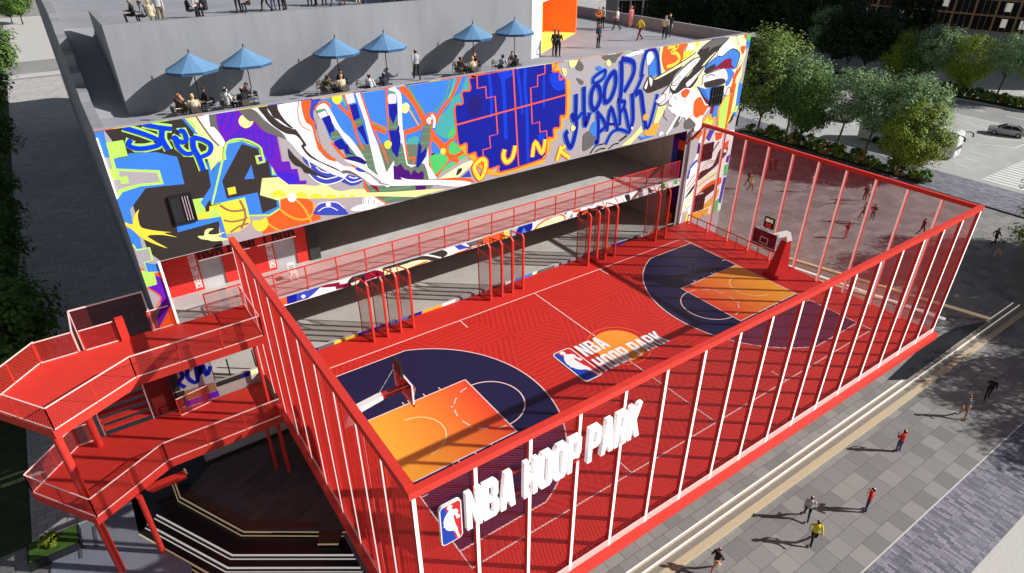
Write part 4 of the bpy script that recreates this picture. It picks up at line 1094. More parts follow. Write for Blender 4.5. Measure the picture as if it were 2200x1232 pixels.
h2 = copy_tree(h1); h2.location = (CL, 7.62, 0); h2.rotation_euler.z = pi; tag(h2, 'basketball hoop at the far end with its backboard facing the picture', 'basketball hoop', 'basketball hoops')

# ================================================================ red gate leaves along the building side
def make_gate():
    t = empty('gate_leaf'); H = 4.05
    m = MB(); m.bar((0,0,0), (0,0,H-.2), .12, RED); m.bar((0,0,H-.24), (-.05,.14,H), .11, RED); part(m, 'front_post', t)
    m = MB(); m.bar((-.3,.95,0), (-.3,.95,H-.1), .05, DRED); part(m, 'rear_post', t)
    m = MB(); m.bar((-.05,.14,H), (-.3,.95,H-.04), .06, RED); part(m, 'top_bar', t); m = MB(); m.bar((0,0,.06), (-.3,.95,.06), .05, DRED); part(m, 'bottom_bar', t); m = MB(); m.bar((-.03,.05,H-.95), (-.3,.95,H-.6), .05, DRED); part(m, 'cross_bar', t)
    m = MB(); quad_net(m, (-.02,.06), (-.29,.9), .08, H-.5, mesh_mat('gate_net', (150,120,114), .09, .5)); part(m, 'net', t)
    return t
gp = [(3.23,16.2), (4.12,16.2), (4.99,16.2), (5.84,16.2), (11.46,16.15), (12.36,16.15), (13.2,16.15), (14.05,16.15), (19.8,16.15), (20.62,16.15), (21.45,16.15), (22.35,16.15), (26.65,16.18), (27.72,16.18)]
gate0 = make_gate(); ordn = ['nearest', 'second', 'third', 'farthest']
for i, (x, y) in enumerate(gp):
    o = gate0 if i == 0 else copy_tree(gate0); o.location = (x, y, 0)
    cl_ = i//4; w_ = ['nearest', 'second', 'third', 'farthest'][min(cl_, 3)]
    lab = f'red net gate leaf, {ordn[i % 4]} of the four in the {w_} cluster along the court' if cl_ < 3 else f'red net gate leaf, {["nearer", "farther"][i % 4]} of the two in the cluster by the far pier'
    tag(o, lab, 'gate', 'red gate leaves')
# ================================================================ the painted building
BX0, BX1, BY1 = -7.1, 35.8, 98.0
WT, WB = 14.15, 7.78            # top and bottom of the painted band
B1, B0 = 4.0, 3.45              # balcony slab top and underside
PL, PR = -6.35, 30.1            # inner edges of the two piers
GF = -.12
bld = empty('graffiti_building', (14, FY, GZ)); tag(bld, 'large grey concrete building with a graffiti mural across its open front', 'building')
bp = lambda mb, name, label=None: part(mb, name, bld, label)
SOF = mat('soffit_concrete', (200,192,176), .85, .15, .5)
MGREY = mat('mural_h', PC['h'], .55, .03, .8)
m = MB(); m.box((BX0, FY, WB), (BX1, FY+.5, WT), MGREY); bp(m, 'front_wall')
m = MB(); m.box((BX0, FY, LZ-1), (PL, FY+.9, WB), MGREY); bp(m, 'pier'); m = MB(); m.box((PR, FY, LZ), (BX1, FY+1.2, WB), MGREY); bp(m, 'pier')
m = MB(); m.box((BX0, FY+.5, RZ), (BX0+.42, 23.2, WT), CONC)
for k in range(5): m.box((BX0, 23.2+1.5*k, RZ), (BX0+.42, 24.7+1.5*k, 14.6+.62*k), CONC)
m.box((BX0, 30.7, RZ), (BX0+.42, BY1, 17.3), CONC); bp(m, 'parapet')
m = MB(); m.box((BX1-.25, FY+.5, RZ), (BX1, BY1, WT), CONC); bp(m, 'parapet')
m = MB(); m.box((BX0, FY+.9, LZ-1), (BX0+.42, BY1, RZ), mat('shaded_side_wall', (150,150,156), .85, .15, .5)); bp(m, 'side_wall')
m = MB(); m.box((BX1-.4, FY+1.2, LZ), (BX1, BY1, RZ), CONC); bp(m, 'side_wall')
m = MB(); m.box((BX0+.42, BY1-.4, LZ), (BX1-.4, BY1, RZ), CONC); bp(m, 'rear_wall')
m = MB(); m.box((BX0+.42, FY+.5, 12.2), (BX1-.4, BY1-.4, RZ-.02), SOF); m.face([(BX0+.42,FY+.5,RZ), (BX1-.25,FY+.5,RZ), (BX1-.25,BY1,RZ), (BX0+.42,BY1,RZ)], ROOF); bp(m, 'roof_deck')
m = MB(); m.box((BX0+.42, FY+.5, WB+.02), (BX1-.4, FY+22, WB+.4), SOF); bp(m, 'ceiling')
m = MB(); m.box((PL, FY+.02, B0), (PR, FY+20, B1), CONCD); bp(m, 'balcony_slab')
m = MB(); m.box((PL, FY, B0+.002), (PR, FY+.019, B1-.002), mat('mural_w', PC['w'], .55)); paint(BAND, m, [(PL+.01, B0+.004, PR-.01, B1-.004)], FY+.001); bp(m, 'balcony_edge_mural')
m = MB(); m.box((BX0+.42, FY+.02, GZ-.4), (PR, FY+20, GF), mat('ground_floor_concrete', (180,176,168), .75, .16, .5)); bp(m, 'ground_floor')
m = MB(); m.box((BX0+.42, FY+20, GF), (PR, FY+20.3, 12.2), CONCW); m.box((PR, FY+1.2, GF), (PR+.3, FY+20, WB), CONCW); bp(m, 'back_wall')
# coloured strip on the floor edge beside the court
m = MB(); rr = random.Random(3); x = PL
while x < PR:
    w = rr.uniform(.35, 1.7); m.face([(x, FY-.004, GF-.05), (min(x+w, PR), FY-.004, GF-.05), (min(x+w+.1, PR), FY-.004, .14), (x+.1, FY-.004, .14)], mat('mural_'+(c_ := rr.choice('nbwYAohcnkmw')), PC[c_], .55)); x += w
m.box((PL, FY, GF), (PR, FY+.16, .14), CONCD); bp(m, 'floor_edge_mural')
m = MB(); paint(MURAL, m, [(BX0, WB, BX1, WT), (BX0, 4.35, PL, WB), (PR, -.1, BX1, WB)], FY)
for k in range(60):
    x = BX0+(BX1-BX0)*k/60; m.face([(x, FY-.02, WT+.004), (x+.72, FY-.02, WT+.004), (x+.72, FY+.12, WT+.004), (x, FY+.12, WT+.004)], mat('mural_'+(c_ := rr.choice('oYhgwAniwoh')), PC[c_], .55))
bp(m, 'mural')
m = MB(); m.bar((PL+.06, FY-.05, WB), (PL+.06, FY-.05, 4.35), .1, PLED); bp(m, 'light_strip'); m = MB(); m.bar((BX0+.03, FY-.05, 11.2), (BX0+.03, FY-.05, 13.9), .06, PLED); bp(m, 'light_strip')
m = MB(); z = 0.0
while z < WB-.1:
    h_ = rr.uniform(.35, 1.1); z2 = min(z+h_, WB-.02); y_ = FY+rr.uniform(.3, .9)
    m.face([(PR-.004, FY+.01, z), (PR-.004, y_, z), (PR-.004, y_, z2), (PR-.004, FY+.01, z2)], mat('mural_'+(c_ := rr.choice('oYphqdgw')), PC[c_], .7)); m.face([(PR-.004, y_, z), (PR-.004, FY+1.19, z), (PR-.004, FY+1.19, z2), (PR-.004, y_, z2)], mat('mural_'+(c_ := rr.choice('qkpoyi')), PC[c_], .7)); z = z2
bp(m, 'pier_mural')
# windows cut in the painted wall
def window(px, bars):
    q = [at_y(*p, FY) for p in px]; xs = sorted(p.x for p in q); zs = sorted(p.z for p in q)
    x0, x1, z0, z1 = (xs[0]+xs[1])/2, (xs[2]+xs[3])/2, (zs[0]+zs[1])/2, (zs[2]+zs[3])/2
    f = MB(); d = FY-.13
    for a, b in (((x0-.07,z0-.07),(x1+.07,z0)), ((x0-.07,z1),(x1+.07,z1+.07)), ((x0-.07,z0),(x0,z1)), ((x1,z0),(x1+.07,z1))): f.box((a[0],d,a[1]), (b[0],FY+.02,b[1]), BLACK)
    if bars:
        for k in range(3): f.box((x0+(x1-x0)*(.58+.13*k), d-.02, z0+.05), (x0+(x1-x0)*(.58+.13*k)+.035, d+.02, z1-.03), mat('window_bar_pale', (190,170,180), .5))
    else:
        for k in range(1, 4): f.box((x0+(x1-x0)*k/4-.02, d, z0), (x0+(x1-x0)*k/4+.02, d+.04, z1), BLACK)
        f.box((x0, d, (z0+z1)/2-.02), (x1, d+.04, (z0+z1)/2+.02), BLACK)
    w = bp(f, 'window'); g_ = MB(); g_.face([(x0, d+.05, z0), (x1, d+.05, z0), (x1, d+.05, z1), (x0, d+.05, z1)], mat('dark_window_glass', (40,44,48), .12))
    o = g_.build('pane', w)
window([(366,424), (408,416), (419,470), (377,480)], True)
window([(1530,191), (1553,185), (1546,223), (1525,225)], False)
window([(1505,314), (1530,307), (1526,342), (1503,343)], False)
window([(1491,423), (1513,417), (1507,449), (1486,454)], False)
# balcony railing
m = MB(); yR = FY+.12
n = 20; xa, xb = PL+1.5, PR-.2
for k in range(n+1):
    x = xa+(xb-xa)*k/n; m.bar((x, yR, B1), (x, yR, B1+1.42), .06, RED)
for z, w in ((1.42, .055), (.75, .025), (.12, .03)): m.bar((xa, yR, B1+z), (xb, yR, B1+z), w, RED if w > .03 else DRED)
r_ = bp(m, 'balcony_railing')
m = MB(); quad_net(m, (xa, yR), (xb, yR), B1+.12, B1+1.4, mesh_mat('balcony_net', (214,70,70), .07, .32)); o = m.build('net', r_)
# red rooms behind the balcony, at the left
RW = mat('red_room_wall', (226, 48, 40), .55, .06, 1); PANE = mat('frosted_glass', (186,184,186), .25, .25, .5)
m = MB(); yw = 20.75
for x0, x1 in ((-6.3,-4.35), (-3.15,-.34), (.9,1.6)): m.box((x0, yw, B1), (x1, yw+.25, WB-.55), RW)
m.box((-6.3, yw-.5, WB-.32), (4.0, yw+.6, WB-.02), RW); m.box((-4.4, yw-.02, 5.76), (1.65, yw+.24, WB-.33), RW)
m.box((1.62, yw-.1, B1), (2.25, yw+2.5, WB-.5), mat('dark_booth', (52,50,48), .6))
bp(m, 'red_room')
for x0, x1 in ((-4.35,-3.15), (-.34,.9)): m = MB(); m.box((x0, yw+.1, B1), (x1, yw+.16, 5.76), PANE); bp(m, 'glass_screen')
m = MB(); DLET = mat('dark_sign_letter', (60,10,10), .5); wl = word(MB(), 'NBA HOOP PARK', lambda u, v: (u, v, 0), DLET)
word(m, 'NBA HOOP PARK', lambda u, v, w=0: (-4.3+u*5.3/wl, yw-.03-.06*w, 5.84+v*1.1), DLET, solid=True); bp(m, 'wall_sign')
m = MB()
for tx, x_ in (('WESTERN CONFERENCE', -4.78), ('EASTERN CONFERENCE', -.76)):
    wl = word(MB(), tx, lambda u, v: (u, v, 0), WHITE); word(m, tx, lambda u, v: (x_+v*.34, yw-.012, 6.45-u*2.3/wl), WHITE)
bp(m, 'wall_lettering')
m = MB(); m.bar((-4.3, yw-.05, 5.77), (-1.6, yw-.05, 5.77), .035, LEDW); bp(m, 'light_strip'); m = MB(); m.bar((-1.2, yw-.05, 5.77), (1.0, yw-.05, 5.77), .035, LEDW); bp(m, 'light_strip')
ch = empty('bar_chair', (.05, FY+1.6, B1)); tag(ch, 'white framed chair behind the balcony rail in front of the red rooms', 'chair')
m = MB()
for x, y in ((-.2,-.2), (.2,-.2), (-.2,.2), (.2,.2)):
    l = MB(); l.bar((x,y,0), (x*.8,y*.8,.5), .04, WHITE); l.build('leg', ch)
m.box((-.2,-.2,.5), (.2,.2,.54), WHITE); m.build('seat', ch); m = MB(); m.bar((-.18,.18,.54), (-.18,.2,1.0), .04, WHITE); m.bar((.18,.18,.54), (.18,.2,1.0), .04, WHITE); m.box((-.2,.17,.85), (.2,.21,1.0), WHITE); m.build('backrest', ch)
# ground floor at the left: graffiti panel and glazed door seen between the stair decks
m = MB(); q = [at_y(*p, FY-.01) for p in ((357,803), (449,776), (470,848), (383,880))]
m.face([(p.x, p.y, p.z) for p in q], mat('mural_h', PC['h']))
SC = '''
P k p 357 803 378 797 388 838 371 843
P n 9 381 792 392 806 384 822 398 832
P n 9 402 784 404 812 424 820 420 780
P n 9 426 778 430 806 434 782 444 806 452 786
P q p 372 845 395 838 404 868 383 880
P p p 398 862 468 838 472 850 400 874
P T p 396 840 460 820 466 838 398 860
'''
paint(SC, m, [(-12, -6, 10, 6)], FY-.012); bp(m, 'graffiti_panel')
m = MB()
for a, b in (((486,772), (502,834)), ((540,752), (556,806)), ((449,776), (470,846))):
    p, q = at_y(*a, FY+.3), at_y(*b, FY+.3); m.bar(p, q, .07, BLACK)
bp(m, 'door_frame')
# upper block behind the terrace: wall, upper floor, ramp side
UX0, UX1, UY = -5.3, 19.4, 22.8; UT, UF = 17.5, 16.5
m = MB(); m.box((UX0, UY, RZ), (UX1, UY+.35, UT), CONC); bp(m, 'terrace_wall')
m = MB(); m.box((UX0, UY+.35, RZ), (UX0+.35, 29.2, UT), CONC); bp(m, 'terrace_wall')
m = MB(); m.box((UX0+.35, UY+.35, RZ), (UX1, BY1-.4, UF), ROOF); m.box((BX0+.42, 30.5, RZ), (UX0+.35, BY1-.4, UF-.004), ROOF); bp(m, 'upper_terrace')
m = MB(); m.box((UX1-.3, UY+.35, UF), (UX1, 40, UT+4), CONC); bp(m, 'terrace_wall')
m = MB(); m.hexa([(BX0+.42,23.0,RZ-.05), (UX0,23.0,RZ-.05), (UX0,30.5,RZ-.05), (BX0+.42,30.5,RZ-.05), (BX0+.42,23.0,RZ+.004), (UX0,23.0,RZ+.004), (UX0,30.5,UF-.006), (BX0+.42,30.5,UF-.006)], ROOF); bp(m, 'ramp')
# glowing orange entrance cut across the block's right corner
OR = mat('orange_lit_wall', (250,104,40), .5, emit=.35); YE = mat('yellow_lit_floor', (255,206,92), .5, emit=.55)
ent = lambda mb, n, l=None: part(mb, n, bld, l)
p0, p1 = at(1163,116,RZ), at(1236,72,RZ); ex = Vector((p1.x-p0.x, p1.y-p0.y)).normalized(); ey = Vector((-ex.y, ex.x))
L_ = (Vector((p1.x,p1.y))-Vector((p0.x,p0.y))).length
P2 = lambda a, b: (p0.x+ex.x*a+ey.x*b, p0.y+ex.y*a+ey.y*b)
EH = RZ+3.35
m = MB(); m.prism([(UX1, UY), (UX1+1.0, UY+.25), P2(-.02, 0), P2(-.02, 4), (UX1, UY+6)], RZ, 22.5, mat('white_render', (226,226,228), .7, .06, .6)); ent(m, 'entrance_jamb')
m = MB(); m.prism([P2(-.02, 0), P2(L_+.3, 0), P2(L_+.3, 5), P2(-.02, 5)], EH, 22.5, MATS['white_render']); m.prism([P2(L_, 0), P2(L_+.3, 0), P2(L_+.3, 5), P2(L_, 5)], RZ, RZ+4.4, OR); ent(m, 'entrance_hood')
m = MB(); m.prism([P2(0, 2.6), P2(L_, 2.6), P2(L_, 3), P2(0, 3)], RZ, RZ+4.4, OR)
for k in range(4): m.prism([P2(.3, 2.57), P2(L_*(.55+.1*k), 2.57), P2(L_*(.55+.1*k), 2.6), P2(.3, 2.6)], RZ+1.4+.75*k, RZ+1.43+.75*k, mat('yellow_lit_floor', (255,206,92)))
ent(m, 'orange_wall')
m = MB(); m.prism([P2(0, 0), P2(L_, 0), P2(L_, 2.6), P2(0, 2.6)], RZ+.01, RZ+.05, YE); m.prism([P2(0, 0), P2(.12, 0), P2(.12, 2.6), P2(0, 2.6)], RZ, RZ+4.4, YE); ent(m, 'lit_floor')
m = MB()
f_ = lambda a, z, w: (*P2(.5+a, 2.54-.02*w), z)
m.flat([[( u*1.2, v*1.6) for u, v in rrect(.9, 1.0, .15)]], lambda u, v: f_(u, RZ+.75+v, 0), WHITE); m.flat([[(.12+u*.97, .16+v*1.28) for u, v in rrect(.9, 1.0, .15)]], lambda u, v: f_(u, RZ+.75+v, 1), mat('badge_red', (216,70,70), .5)); ent(m, 'entrance_badge')

# ================================================================ the red stair tower: two decks, columns, net railings
ZU, ZD = 4.3, -.8
RIM = mat('deck_rim_white', (252,206,198), .5, emit=.12)
tower = empty('red_stair_tower', (-9, 14, GZ)); tag(tower, 'bright red outdoor stair tower with two angled decks and net railings', 'stairs')
tp = lambda mb, n, l=None: part(mb, n, tower, l)
PLAN = [(-3.05,13.85), (-8.6,13.8), (-11.9,11.95), (-14.15,15.2), (-12.1,17.5), (-7.4,17.5), (-7.4,17.35), (-3.05,17.35)]
def net_rail(pts, z, h=1.12, nm=None, posts=True):
    m = MB(); r = MB()
    for p, q in zip(pts, pts[1:]):
        quad_net(m, p, q, z+.04, z+h, nm or NETR)
        r.bar((*p, z+h), (*q, z+h), .042, RIM); r.bar((*p, z+.03), (*q, z+.03), .04, RIM)
        L = (Vector(q)-Vector(p)).length; n = max(1, round(L/1.9))
        for k in range(n+1): x, y = p[0]+(q[0]-p[0])*k/n, p[1]+(q[1]-p[1])*k/n; r.bar((x, y, z), (x, y, z+h), .045, RED)
    o = tp(r, 'railing'); c = m.build('net', o)
for z in (ZU, ZD):
    m = MB(); m.prism(PLAN, z-.42, z, RED); tp(m, 'deck')
NEAR = [(-3.05,17.3), (-3.05,13.85), (-8.6,13.8), (-11.9,11.95), (-14.15,15.2), (-12.1,17.5)]
ins = lambda P: [(p[0]+(.06 if p[0] < -9 else -.06), p[1]+.05) for p in P]
net_rail(ins(NEAR), ZU); net_rail(ins(NEAR)[1:], ZD)
net_rail([(-12.1,17.45), (-10.6,17.45)], ZU); net_rail([(-10.3,17.4), (-8.9,17.4)], ZU, 1.1, mesh_mat('gate_leaf_net', (205,45,38), .12, .5))
net_rail([(-7.45,17.4), (-6.5,17.4)], ZU); net_rail([(-12.1,17.45), (-11.3,17.45)], ZD)
net_rail([(-7.5,16.9), (-5.9,17.2)], ZD, 1.1, mesh_mat('clear_net', (205,60,50), .12, .35))
m = MB(); m.box((-8.8,17.25,ZU), (-8.45,17.55,ZU+1.2), RED); tp(m, 'gate_post')
# stair flights behind the decks and the guarded shaft
m = MB()
for k in range(9):
    z = ZD+.27*(k+1); y = 17.6+.3*k; m.box((-10.9, y, z-.07), (-8.75, y+.33, z), RED)
for x in (-10.95, -8.7): m.hexa([(x-.04,17.5,ZD), (x+.04,17.5,ZD), (x+.04,17.8,ZD), (x-.04,17.8,ZD), (x-.04,20.2,ZD+2.5), (x+.04,20.2,ZD+2.5), (x+.04,20.5,ZD+2.5), (x-.04,20.5,ZD+2.5)], RED)
tp(m, 'flight')
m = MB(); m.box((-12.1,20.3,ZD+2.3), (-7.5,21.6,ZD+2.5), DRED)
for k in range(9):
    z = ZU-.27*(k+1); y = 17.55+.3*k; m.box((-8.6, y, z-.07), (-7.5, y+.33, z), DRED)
tp(m, 'flight')
for q, h in ((( -10.6,17.6), 1.1),): pass
m = MB(); r = MB(); C4 = [(-10.55,17.55), (-10.55,19.6), (-7.35,19.6), (-7.35,17.5)]
for p, q in zip(C4, C4[1:]):
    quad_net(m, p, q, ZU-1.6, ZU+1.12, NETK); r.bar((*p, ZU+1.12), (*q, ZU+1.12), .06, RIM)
for p in C4: r.bar((*p, ZU-1.6), (*p, ZU+1.12), .06, RIM)
o = tp(r, 'shaft_guard'); c = m.build('net', o)
# lower shaft wall and side guards seen between the decks
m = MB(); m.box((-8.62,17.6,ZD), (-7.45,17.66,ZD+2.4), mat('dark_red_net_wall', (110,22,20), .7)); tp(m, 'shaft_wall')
m = MB(); m.bar((-8.7,17.5,ZD), (-8.7,17.5,ZD+1.9), .05, RIM); m.bar((-8.7,17.5,ZD+1.0), (-8.7,20.3,ZD+3.5), .05, RIM); tp(m, 'handrail'); m = MB(); m.bar((-10.95,17.5,ZD), (-10.95,17.5,ZD+1.2), .05, RIM); m.bar((-10.95,17.5,ZD+1.1), (-10.95,20.3,ZD+3.6), .05, RIM); tp(m, 'handrail'); m = MB()
m.bar((-8.62,17.55,ZD+2.42), (-7.45,17.55,ZD+2.42), .05, RIM); tp(m, 'handrail')
# flight from the lower deck down to the ground, tucked under the deck
m = MB()
for k in range(12):
    z = ZD-.45-.27*(k+1); y = 13.3+.28*k; m.box((-9.9, y, z-.06), (-8.2, y+.31, z), RED)
m.bar((-8.15,13.3,ZD-.4), (-8.15,16.6,ZD-3.6), .06, RIM); tp(m, 'flight')
# columns
for x, y, z0, z1, r in ((-12.0,12.75,LZ-.1,ZU-.4,.17), (-11.25,16.9,ZD,ZU-.4,.17), (-3.45,14.0,GZ,ZD-.4,.11), (-3.95,14.6,GZ,ZD-.4,.09), (-10.2,12.7,LZ,ZD-.4,.13), (-3.6,14.2,ZD,ZU-.4,.1)):
    m = MB(); m.tube([(x,y,z0), (x,y,z1)], r, RED, 14); tp(m, 'column')
# pale lamp panels seen through the stairs
# ================================================================ people
SKINS = [(206,160,130), (176,128,98), (140,98,74), (222,180,152)]
FIGM = {}
def lerp(a, b, t): return tuple(a[i]+(b[i]-a[i])*t for i in range(3))
def figure(pose):
    """one continuous body grown from tapered limbs; returns a mesh with slots skin, hair, top, bottom, shoes"""
    if pose in FIGM: return FIGM[pose]
    H = dict(pel=(0,0,.93), chest=(0,.0,1.33), neck=(0,.0,1.47), head=(0,.015,1.62))
    L = {}
    for s, n in ((-1,'l'), (1,'r')):
        L['hip'+n] = (.1*s,0,.90); L['knee'+n] = (.11*s,.01,.5); L['ank'+n] = (.12*s,-.02,.09); L['toe'+n] = (.13*s,.15,.04)
        L['sh'+n] = (.19*s,0,1.4); L['el'+n] = (.25*s,-.03,1.12); L['wr'+n] = (.25*s,.07,.88); L['hd'+n] = (.25*s,.1,.80)
    if pose in ('walk', 'walk2', 'run'):
        f = 1 if pose != 'walk2' else -1; k = 1.35 if pose == 'run' else 1
        L['kneel'] = (-.1,.2*k*f,.52); L['ankl'] = (-.1,.27*k*f,.1); L['toel'] = (-.1,.27*k*f+.17,.06)
        L['kneer'] = (.1,-.03*f,.5); L['ankr'] = (.1,-.33*k*f,.14); L['toer'] = (.1,-.33*k*f+.15,.05)
        L['ell'] = (-.26,-.16*f,1.14); L['wrl'] = (-.25,-.14*f,.92); L['hdl'] = (-.25,-.1*f,.84)
        L['elr'] = (.26,.12*f,1.14); L['wrr'] = (.23,.3*f,.98); L['hdr'] = (.22,.38*f,.95)
        if pose == 'run': L['wrl'] = (-.2,.16,1.12); L['hdl'] = (-.18,.25,1.15); L['wrr'] = (.2,.2,1.2); L['hdr'] = (.18,.27,1.26)
    if pose in ('phone', 'talk'):
        L['elr'] = (.32,.12,1.22); L['wrr'] = (.2,.2,1.45); L['hdr'] = (.13,.16,1.56)
        if pose == 'talk': L['wrr'] = (.15,.3,1.2); L['hdr'] = (.1,.36,1.24); L['wrl'] = (-.1,.28,1.1); L['hdl'] = (-.04,.33,1.13); L['ell'] = (-.28,.06,1.12)
        else: L['ell'] = (-.36,.0,1.2); L['wrl'] = (-.24,.2,1.38); L['hdl'] = (-.14,.2,1.5)
    if pose in ('sit', 'sit2'):
        d = -.42
        for q in list(H): H[q] = (H[q][0], H[q][1]+(.0 if q == 'pel' else .04), H[q][2]+d)
        for s, n in ((-1,'l'), (1,'r')):
            L['hip'+n] = (.1*s,.04,.5); L['knee'+n] = (.13*s,.45,.51); L['ank'+n] = (.13*s,.4,.09); L['toe'+n] = (.14*s,.57,.04)
            L['sh'+n] = (.19*s,.04,.98); L['el'+n] = (.25*s,.12,.72); L['wr'+n] = (.16*s,.36,.73); L['hd'+n] = (.12*s,.44,.75)
        if pose == 'sit2': L['wrr'] = (.14,.28,.98); L['hdr'] = (.08,.26,1.08); L['elr'] = (.26,.2,.75); H['chest'] = (0,.12,.9); H['neck'] = (0,.15,1.03); H['head'] = (0,.18,1.17)
    m = MB(); segs = []; dm = mat('body', (200,150,120))
    def limb(pts, rs, reg, n=10):
        m.tube(pts, rs, dm, n); 
        for a, b in zip(pts, pts[1:]): segs.append((Vector(a), Vector(b), reg, max(rs)))
    def ball(c, r, reg, sx=1, sy=1, sz=1):
        c = Vector(c); ring = []
        P = [(c.x, c.y, c.z+r*sz*cos(pi*t/8)) for t in range(9)]; R = [max(.004, r*sin(pi*t/8)) for t in range(9)]
        i0 = len(m.v); m.tube(P, R, dm, 12)
        for j in range(i0, len(m.v)): x, y, z = m.v[j]; m.v[j] = (c.x+(x-c.x)*sx, c.y+(y-c.y)*sy, z)
        if reg: segs.append((c-Vector((0,0,.02)), c+Vector((0,0,.02)), reg, r))
    P = Vector(H['pel']); Cc = Vector(H['chest']); Nn = Vector(H['neck']); Hd = Vector(H['head'])
    i0 = len(m.v); up = (Nn-P)
    T = [P-up*.12, P, P+up*.28, P+up*.6, P+up*.86, Nn]; m.tube(T, [.1,.155,.135,.16,.155,.07], dm, 14)
    for j in range(i0, len(m.v)): x, y, z = m.v[j]; m.v[j] = (x*1.18, y*.78+P.y*.22, z)
    segs.append((P+up*.05, Nn-up*.06, 'top', .17)); segs.append((P-up*.14, P-up*.02, 'bottom', .17))
    limb([Nn-Vector((0,0,.05)), Hd-Vector((0,0,.06))], [.062,.052], 'skin'); ball(Hd, .105, 'skin', .86, 1.0, 1.18)
    ball(Hd+Vector((0,-.022,.03)), .107, None, .9, 1.0, 1.1); ball(Hd+Vector((0,.1,-.01)), .018, 'skin'); ball(Hd+Vector((0,.085,-.055)), .022, 'skin', 1.2, .6, .5)
    for s in (-1, 1): ball(Hd+Vector((.09*s,0,-.01)), .022, 'skin', .4, .8, 1.3)
    for n in 'lr':
        g = {q: L[q+n] for q in ('hip','knee','ank','toe','sh','el','wr','hd')}
        limb([g['hip'], g['knee'], g['ank']], [.098,.064,.046], 'bottom'); limb([lerp(g['ank'], g['toe'], -.35), g['ank'], g['toe']], [.035,.05,.036], 'shoes')
        limb([lerp(g['sh'], g['el'], -.2), g['sh'], g['el'], lerp(g['el'], g['wr'], .35)], [.05,.064,.05,.045], 'top'); limb([lerp(g['el'], g['wr'], .3), g['wr']], [.043,.03], 'skin')
        a, b = Vector(g['wr']), Vector(g['hd']); d = (b-a).normalized(); sd = d.cross(Vector((1,0,0)) if abs(d.x) < .8 else Vector((0,1,0))).normalized()
        limb([a, a+d*.085], [.03,.036], 'skin', 8)
        for k, fl in enumerate((.078,.09,.082,.06)):
            o = sd*(-.033+.022*k); q = a+d*.075+o; limb([q, q+d*fl*.55+o*.25, q+d*fl+o*.3+Vector((0,.02,0))], [.0105,.0095,.008], 'skin', 6)
        limb([a+d*.03+sd*-.03, a+d*.075+sd*-.066+Vector((0,.01,0)), a+d*.11+sd*-.07+Vector((0,.02,0))], [.013,.011,.009], 'skin', 6)
    o = m.build('person_body'); rm = o.modifiers.new('r', 'REMESH'); rm.mode = 'VOXEL'; rm.voxel_size = .0095
    sm = o.modifiers.new('s', 'SMOOTH'); sm.factor = .5; sm.iterations = 3
    dc = o.modifiers.new('d', 'DECIMATE'); dc.ratio = .2
    me = bpy.data.meshes.new_from_object(o.evaluated_get(bpy.context.evaluated_depsgraph_get())); bpy.data.objects.remove(o)
    me.name = 'person_'+pose; me.materials.clear()
    regs = ['skin','hair','top','bottom','shoes']
    for r in regs: me.materials.append(dm)
    fwd = Vector((0,1,0))
    for p in me.polygons:
        c = p.center; best, br = 1e9, 'top'
        for a, b, r, w in segs:
            ab = b-a; t = max(0, min(1, (c-a).dot(ab)/max(ab.length_squared, 1e-9))); dd = (c-(a+ab*t)).length-w*.6
            if dd < best: best, br = dd, r
        if br == 'skin' and (c-Hd).length < .14 and (c.z > Hd.z+.055 or (c.y < Hd.y-.02 and c.z > Hd.z-.07)): br = 'hair'
        p.material_index = regs.index(br); p.use_smooth = True
    FIGM[pose] = me; return me
CLOTH = dict(black=(28,28,30), navy=(34,38,62), white=(226,226,228), red=(196,36,36), yellow=(214,196,44), grey=(120,122,126), lgrey=(176,178,182), khaki=(168,132,84), denim=(62,76,104), beige=(206,190,160),
             brown=(92,66,46), pink=(214,120,120), olive=(96,90,58), maroon=(110,30,40), skin=(206,160,130), blonde=(206,160,90), ginger=(140,80,44), dark=(24,20,18), silver=(150,146,140), orange=(214,120,60), teal=(60,110,120))
PMAT = {}
def cm(n):
    if n not in PMAT: PMAT[n] = mat('cloth_'+n, CLOTH[n], .75, .12, 18)
    return PMAT[n]
prng = random.Random(11)
def person(loc, pose, yaw, top, bot, label, hair='dark', shoes='black', h=1.0, group=None, skin=None):
    o = bpy.data.objects.new('person', figure(pose)); COL.objects.link(o); o.location = loc; o.rotation_euler.z = yaw; o.scale = (h,)*3
    sk = mat('skin_%d' % (i := prng.randrange(4)), SKINS[i], .6)
    for k, mm in enumerate((sk, cm(hair), cm(top), cm(bot), cm(shoes))): o.material_slots[k].link = 'OBJECT'; o.material_slots[k].material = mm
    return tag(o, label, 'person', group)
W = radians
def pp(px, py, z, *a, **k): return person(at(px, py, z), *a, **k)
G1 = 'people on the front plaza'
pp(1927,971,LZ,'phone',W(-20),'red','denim','person in a red top holding a phone up beside the light strips',h=.96,group=G1)
pp(1858,1099,LZ,'phone',W(20),'red','denim','person in a red top and jeans close to the brick band',h=.98,group=G1)
pp(1730,1115,LZ,'walk',W(-60),'lgrey','black','person in a pale grey top and dark trousers walking beside the red-topped person',h=.96,group=G1)
pp(1743,1169,LZ,'walk2',W(-50),'yellow','black','person in a yellow jacket walking across the grey slabs',h=.98,group=G1)
pp(1534,1228,LZ,'run',W(80),'black','skin','bare-legged person in black running at the bottom edge',h=.96,group=G1,shoes='white')
pp(2066,897,LZ,'walk',W(120),'grey','khaki','person in a grey top and tan trousers at the edge of the tree shadow',h=.96,group=G1)
pp(2118,857,LZ,'walk2',W(110),'black','black','person in black walking in the tree shadow on the front plaza',h=.96,group=G1)
G2 = 'people on the plaza beyond the net'
